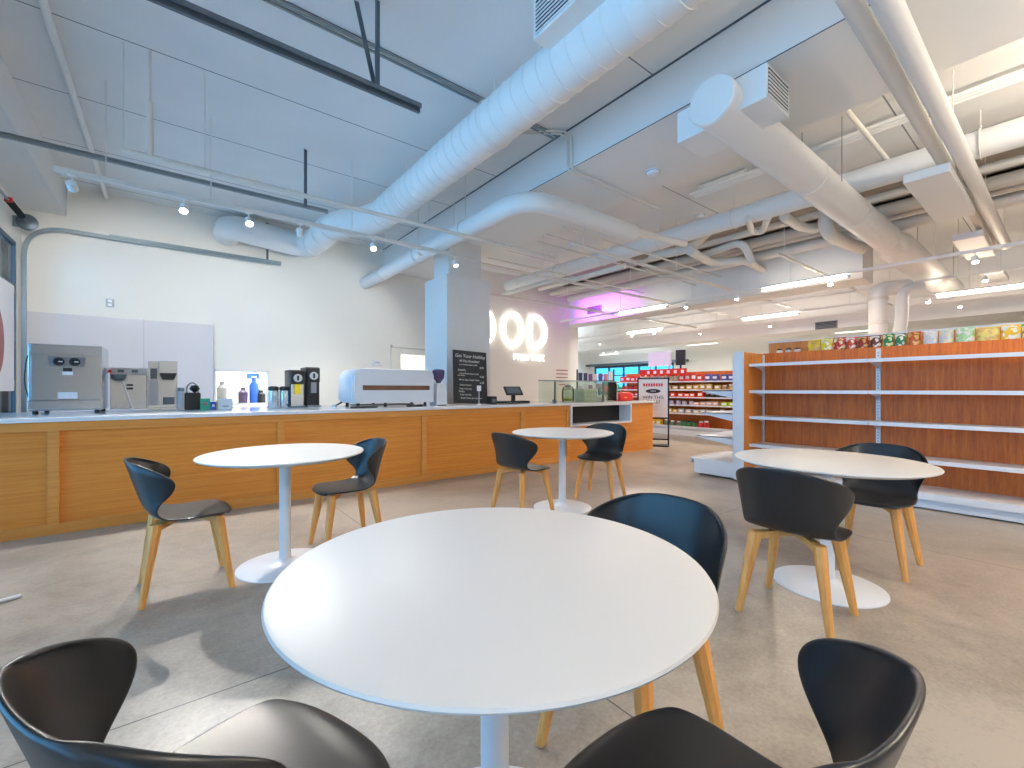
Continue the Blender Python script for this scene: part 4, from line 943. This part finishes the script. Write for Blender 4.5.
def pz(z, *q): return [at(a, b, z=z) for a, b in q]
bent('elbow_pipe', pz(3.56, (650, 256), (692, 249)) + [at(708, 232, z=3.9)], .075, 'white pipe that elbows upward left of the pipe bundle', bend=.25)
bent('offset_pipe', pz(3.46, (690, 251), (712, 263), (745, 260), (762, 270)), .07, 'white zigzag pipe with three elbows left of the round duct', bend=.18)
bent('loop_pipe', pz(3.60, (704, 255), (743, 241)) + [at(752, 262, z=3.3)], .06, 'white pipe turning down in a square elbow beside the zigzag pipe', bend=.2)
bent('trap_pipe', pz(3.58, (748, 218), (752, 232), (762, 232), (768, 218)), .045, 'small white U-shaped trap below the thick straight pipe', bend=.12)
bent('drop_pipe', [at(825, 205, z=3.9)] + pz(3.44, (826, 232)) + pz(3.42, (842, 241), (862, 249)), .09, 'short white elbow pipe dropping behind the round duct', bend=.2)
bent('cross_pipe', pz(3.62, (784, 216), (800, 227), (816, 229)), .065, 'short white offset pipe between thick pipe and round duct', bend=.15)
bent('header_pipe', [(6.2, 8.3, 3.4), (6.2, 6.6, 3.4), (6.5, 6.3, 3.4), (6.5, 5.0, 3.4)], .05, 'pale pipe near the neon wall', bend=.1)
bent('stub_pipe', [at(700, 188, z=4.01), at(722, 180, z=4.01), at(745, 172, z=4.01)], .04, 'small white pipe ending against the ceiling past the beam', bend=.1)
# runs along X
def xrun(name, y, z, rad, x0, x1, lab, m='pipe', rods=True, cat='pipe', sq=False, grp=None):
    r_ = rooted(name, (x0, y, z), lab, cat, grp)
    mb = MB().box(x0, x1, y - rad, y + rad, z - rad, z + rad) if sq else MB().tube([(x0, y, z), (x1, y, z)], rad, 12)
    part('strut_body' if sq else 'pipe_body', mb, M[m], r_)
    if rods:
        hg = HG(); n = max(1, int((x1 - x0) / 2.2))
        for k in range(n + 1):
            x = x0 + .25 + k * (x1 - x0 - .5) / n
            if 3.45 < x < 4.7: ROD(hg, x, y, z + rad, 3.6)
            elif 7.4 < x < 9.0: ROD(hg, x, y, z + rad, 4.16)
            elif 9.0 < x < 9.6: continue
            else: ROD(hg, x, y, z + rad)
        part('hanger', hg, M['pipe'], r_)
    return r_
xrun('right_pipe', .83, 3.5, .055, 3.0, 10.5, 'upper right white pipe descending from the top edge of the view')
xrun('right_pipe', .68, 3.45, .065, 3.0, 10.5, 'second upper right white pipe beside its twin', 'white')
xrun('conduit_strut', 4.12, 3.10, .02, 4.2, 11.5, 'thin white strut crossing under the thick pipe', sq=True)
xrun('conduit_strut', 5.6, 3.10, .02, 4.8, 12.5, 'thin white strut nearer the neon wall', sq=True)
xrun('conduit_strut', 7.3, 3.10, .025, 4.4, 13.0, 'thin white strut closest to the neon wall', sq=True)
xrun('conduit_strut', 2.6, 3.10, .018, 6.8, 13.2, 'thin white strut above the empty shelves', sq=True)
xrun('bundle_conduit', 1.35, 3.85, .025, 4.66, 7.4, 'slim conduit against the right ceiling', rods=False)
for k in range(3):
    long_pipe('flat_conduit', 5.9 + .07 * k, 3.96, .02, -2.5, 3.4, 'slim white conduit in the bundle right of the beam', hang=False)['group'] = 'conduit bundle right of the beam'
# conduits on the left ceiling
for k in range(2): xrun('ceiling_conduit', 3.66 - .05 * k, 4.03, .012, -.9 if k else -.9, 3.48, ('upper' if k else 'lower') + ' of two dark conduits fixed to the left ceiling', 'steel', rods=False)
def face_conduit(dy, lab):
    pts = [(2.7, 3.9 + dy, 4.03), (3.0, 3.9 + dy, 4.03), (3.44, 3.55 + dy, 4.03), (3.47, 3.45 + dy, 3.95), (3.47, 3.45 + dy, 3.6), (3.55, 3.45 + dy, 3.57), (5.2, 3.45 + dy, 3.56)]
    bent('bent_conduit', pts, .012, lab, 'pipe', .06, 'conduit', 8)
face_conduit(0, 'white conduit bent over the face of the ceiling beam'); face_conduit(-.06, 'twin white conduit bent over the beam, on the camera side')
# sprinkler line and drops at left
YS, ZS = 4.85, 3.150
r_ = rooted('sprinkler_pipe', (at(122, Y=YS).x, YS, ZS), 'white sprinkler pipe above the track lights with a drop from the ceiling', 'pipe')
part('pipe_body', MB().tube([(at(122, Y=YS).x, YS, ZS), (4.6, YS, ZS)], .024, 14), M['pipe'], r_)
xs_ = at(150, Y=YS).x
part('drop_pipe', MB().tube([(xs_, YS, ZS), (xs_, YS, 3.62)], .024, 12).tube([(xs_, YS, 3.6), (xs_, YS, 4.05)], .010, 8), M['pipe'], r_)
hg = HG()
for px in (120.5, 205, 427): ROD(hg, max(at(px, Y=YS).x, at(122, Y=YS).x + .01), YS, ZS)
part('hanger', hg, M['pipe'], r_)
xr = rooted('gas_pipe', (-.75, 5, 3.8), 'slender pale pipe running along the left soffit', 'pipe'); part('pipe_body', MB().tube([(-.72, 2.0, 4.0), (-.72, 8.78, 4.0)], .028, 10), M['white'], xr)
for k, (yy, zz) in enumerate(((4.45, 3.46), (5.0, 3.40), (6.3, 3.46), (6.75, 3.50))):
    xrun('branch_line', yy, zz, .016, 4.4, 8.9, '%s of the four slender white branch lines between bent pipe and neon wall' % ['nearest', 'second nearest', 'third nearest', 'furthest'][k], rods=False)
# thin diagonal strut + square hangers (frame of thin rods near centre)
# suspended flat diffuser boxes upper right
for (x0, x1, y0, y1, z, lab) in ((6.0, 7.75, .75, 1.1, 3.3, 'larger flat white ceiling box slung under the right pipes'), (8.9, 10.4, .78, 1.1, 3.3, 'smaller flat white ceiling box beyond the larger one'), (12, 13, .8, 1.1, 3.3, 'furthest flat white ceiling box under the right pipes')):
    r_ = rooted('ceiling_diffuser', (x0, y0, z), lab, 'diffuser'); part('case', MB().box(x0, x1, y0, y1, z, z + .09), M['white'], r_, bevel=.006)
    hg = HG(); ROD(hg, x0 + .3, y0 + .1, z + .08); ROD(hg, x1 - .1, y0 + .1, z + .08); part('hanger', hg, M['pipe'], r_)
# smoke detectors / domes
for (px, py, zz, lab) in ((653, 171, 3.6, 'white round detector under the ceiling beam'), (700, 215, 4.05, 'white round detector on the ceiling beyond the beam')):
    q = at(px, py, z=zz); r_ = empty('smoke_detector', tuple(q), lab, 'detector')
    MB().lathe([(.075, 0), (.075, -.012), (.06, -.04), (.02, -.05)], n=24).build('body', M['paper'], r_); MB().lathe([(.078, -.012), (.078, -.016), (.065, -.018)], n=24).build('ring', M['grey'], r_)
# column pipes at right
r_ = rooted('riser_pipes', (9.3, 2.0, 2), 'pair of white vertical drain pipes with elbows behind the right shelves', 'pipes')
q1, q2 = at(878, X=9.75), at(899, X=9.75)
part('pipe_body', MB().tube([(9.75, q1.y, .0), (9.75, q1.y, 2.9), (10.2, q1.y - .3, 2.98)], .13, 20, bend=.15), M['white'], r_)
part('pipe_body', MB().tube([(9.75, q2.y, .0), (9.75, q2.y, 2.1), (9.95, q2.y, 2.4), (9.95, q2.y, 2.85), (10.2, q2.y - .2, 2.95)], .09, 18, bend=.12), M['white'], r_)
sr = HG()
for z in (1.95, 2.3, 2.72): sr.new().lathe([(.13, 0), (.142, .005), (.142, .05), (.13, .055)], (9.75, q1.y, z), 20)
part('coupling', sr, M['pipe'], r_)

# ------------------------------------------------------------------ light rails and lamps
def rail_y(x, z, y0, y1, lab):
    r_ = rooted('light_rail', (x, y0, z), lab, 'rail'); part('rail_body', MB().box(x - .02, x + .02, y0, y1, z, z + .04), M['white'], r_)
    hg = HG(); yy = -2.4
    while yy < y1:
        ROD(hg, x, yy, z + .04, 4.16 if 7.5 < x < 9.0 else CZ); yy += 1.8
    part('hanger', hg, M['pipe'], r_)
rail_y(8.4, 2.98, -2.5, 8.6, 'nearest white light rail over the stocked gondola')
rail_y(11.6, 2.98, -3, 11, 'white light rail over the far grocery aisle')
rail_y(10.4, 3.05, -3, 9, 'white strut rail between the two light rails')
rail_y(12.9, 3.0, -3, 12, 'white light rail just before the far bulkhead')
rail_y(16.5, 2.98, -3, 14, 'furthest white light rail near the back of the store')
for i, (x, y, L, z, dn, up, col) in enumerate(LINEAR):
    labs = ['added linear fill lamp behind the camera on the left', 'added linear fill lamp behind the camera in the middle', 'added linear fill lamp behind the camera on the right', 'long lit linear lamp on the nearest rail, above the shelves', 'lit linear lamp on the nearest rail toward the neon wall',
            'lit linear lamp over the grocery aisle at the right', 'lit linear lamp over the middle of the grocery aisle', 'lit linear lamp over the grocery aisle near the booth', 'distant lit lamp on the furthest rail, right one', 'distant lit lamp on the furthest rail, left one', 'distant added fill lamp left of the far window', 'distant added fill lamp close to the far window']
    r_ = rooted('linear_lamp', (x, y, z), labs[i], 'lamp')
    part('housing', MB().box(x - .045, x + .045, y - L / 2 - .02, y + L / 2 + .02, z - .02, z + .03), M['white'], r_)
    part('diffuser', MB().box(x - .055, x - .046, y - L / 2, y + L / 2, z - .02, z + .002).box(x + .046, x + .055, y - L / 2, y + L / 2, z - .02, z + .002), M['tube_on'], r_, smooth=0)
    if z > 3.1 or y > 14:
        hg = HG(); ROD(hg, x, y - .4, z + .03); ROD(hg, x, y + .4, z + .03); part('hanger', hg, M['pipe'], r_)
def track_head(x, y, z, aim, lab, grp=None, on=True):
    """z = underside of the rail"""
    r_ = empty('track_spotlight', (x, y, z), lab, 'spotlight', grp)
    MB().box(-.03, .03, -.012, .012, -.012, 0).tube([(0, 0, -.01), (0, 0, -.07)], .007, 8).build('bracket', M['white'], r_)
    d = (Vector(aim) - Vector((x, y, z - .09))).normalized(); q = d.to_track_quat('-Z', 'Y').to_euler()
    o = MB().lathe([(.02, .045), (.035, .04), (.038, -.04), (.036, -.045), (.03, -.03), (.001, -.03)], n=20).build('head', M['white'], r_); o.location = (0, 0, -.095); o.rotation_euler = q
    MB().lathe([(.001, -.031), (.0295, -.031), (.0295, -.036), (.001, -.036)], n=20).build('lens', M['lampon'] if on else M['lgrey'], o)
    return Vector((x, y, z - .095)) + d * .06
RY, RZ = 5.56, 3.10
r_ = rooted('track_rail', (-.8, RY, RZ), 'long white lighting track hung above the counter front', 'rail')
part('rail_body', MB().box(-.8, 3.62, RY - .024, RY + .024, RZ, RZ + .045), M['pipe'], r_)
hg = HG()
for px in (106, 211, 352, 454): ROD(hg, at(px, Y=RY).x, RY, RZ + .03)
part('hanger', hg, M['pipe'], r_)
TH = [(72, (-.2, 8.8, 1.6), 'leftmost white track spotlight on the counter track', 60), (184, (-.2, 3.6, 0), 'brightest starry track spotlight, second from the left', 90), (249, (.9, 3.2, .0), 'bright track spotlight between the starry one and the wall-facing one', 70),
      (300, (1.8, 7, 1), 'white track spotlight facing the wall between two bright ones, its light added', 45), (373, (1.9, 3.4, 0), 'bright track spotlight left of the column', 40), (418, (2.0, 8.8, 1.6), 'white track spotlight turned to the back wall', 50), (455, (3.7, 4.4, .6), 'rightmost track spotlight beside the column top', 30)]  # first head on this line: its light is added for the back wall
for px, aim, lab, pw in TH:
    x = at(px, Y=RY).x
    e_ = track_head(x, RY, RZ, aim, lab, on=pw > 0)
    if pw: spot('spot_lamp', tuple(e_), aim, pw * 1.6, (1, .975, .94) if aim[1] > 8 else NEUT, 88 if aim[1] > 8 else 75, .03)
RS = [(737, 302, 8.4), (686, 309, 8.4), (830, 262, 8.4), (975, 262, 8.4), (632, 331, 11.6), (654, 338, 11.6), (928, 312, 11.6), (873, 318, 11.6), (985, 292, 10.4), (600, 338, 12.9), (700, 322, 12.9), (960, 310, 12.9), (770, 312, 12.9)]
plc = {8.4: 'nearest light rail', 11.6: 'grocery aisle rail', 10.4: 'middle strut rail', 12.9: 'rail before the far bulkhead'}
for i, (px, py, X) in enumerate(RS):
    y = at(px, X=X).y; zz = {8.4: 2.98, 11.6: 2.98, 10.4: 3.05, 12.9: 3.0}[X]
    o_ = ['first', 'second', 'third', 'fourth'][[r[2] for r in RS[:i + 1]].count(X) - 1]
    e_ = track_head(X, y, zz, (X - .9, y - .3, .8), 'small lit spotlight on the %s, %s placed' % (plc[X], {686: 'near the purple wash', 737: 'left of the linear lamp', 830: 'right of the linear lamp', 975: 'above the right shelves', 632: 'over the floor sign', 654: 'over the booth', 873: 'at the riser pipes', 928: 'right of the riser pipes', 985: 'above the right bags', 600: 'near the far window', 700: 'over the far gondola', 770: 'past the end panel', 960: 'far to the right'}[px]))
    if i in (0, 1, 2, 3, 5, 8): spot('aisle_spot', tuple(e_), (X - .9, y - .3, .8), 60, WARM, 80, .04)
# vents on far bulkhead
for (px, py, X, lab) in ((826, 332, 13.58, 'dark louvred vent on the far white bulkhead'), (595, 355, 8.98, 'small dark vent on the purple bulkhead')):
    if X < 10: q = at(594, X=8.98); q.z = 3.3
    else: q = at(px, py, X=X)
    r_ = empty('air_vent', (X, q.y, max(q.z, 2.85)), lab, 'vent')
    MB().box(-.0, .02, -.25, .25, -.10, .10).build('frame', M['grey'], r_, smooth=0)
    lv = MB()
    for k in range(5): lv.box(-.006, 0, -.22, .22, -.08 + k * .035, -.065 + k * .035)
    lv.build('louvre', M['dark'], r_, smooth=0)
# exit-like pale sign on far wall
# street things beyond the far window
r_ = empty('street_hedge', (22.5, 15, 0), 'green planting outside the far window', 'hedge')
hb = MB(); rn = random.Random(2)
for k in range(40):
    c_ = (rn.uniform(-.5, .5), rn.uniform(-4, 4), rn.uniform(.2, 1.3)); hb.lathe([(.02, -.35), (.3, -.2), (.4, 0), (.3, .25), (.02, .38)], c_, 9)
hb.build('foliage', M['hedge'], r_, smooth=60)
# chrome foot at left frame edge
q = at(21, 596, z=.01)
r_ = empty('stand_foot', (q.x, q.y, 0), 'thin white metal foot entering at the left edge of the floor', 'stand')
MB().tube([(0, 0, .012), (-.35, -.15, .02), (-.6, -.25, .035), (-.6, -.25, .7)], .011, 10, bend=.05).build('foot_bar', M['tmetal'], r_)
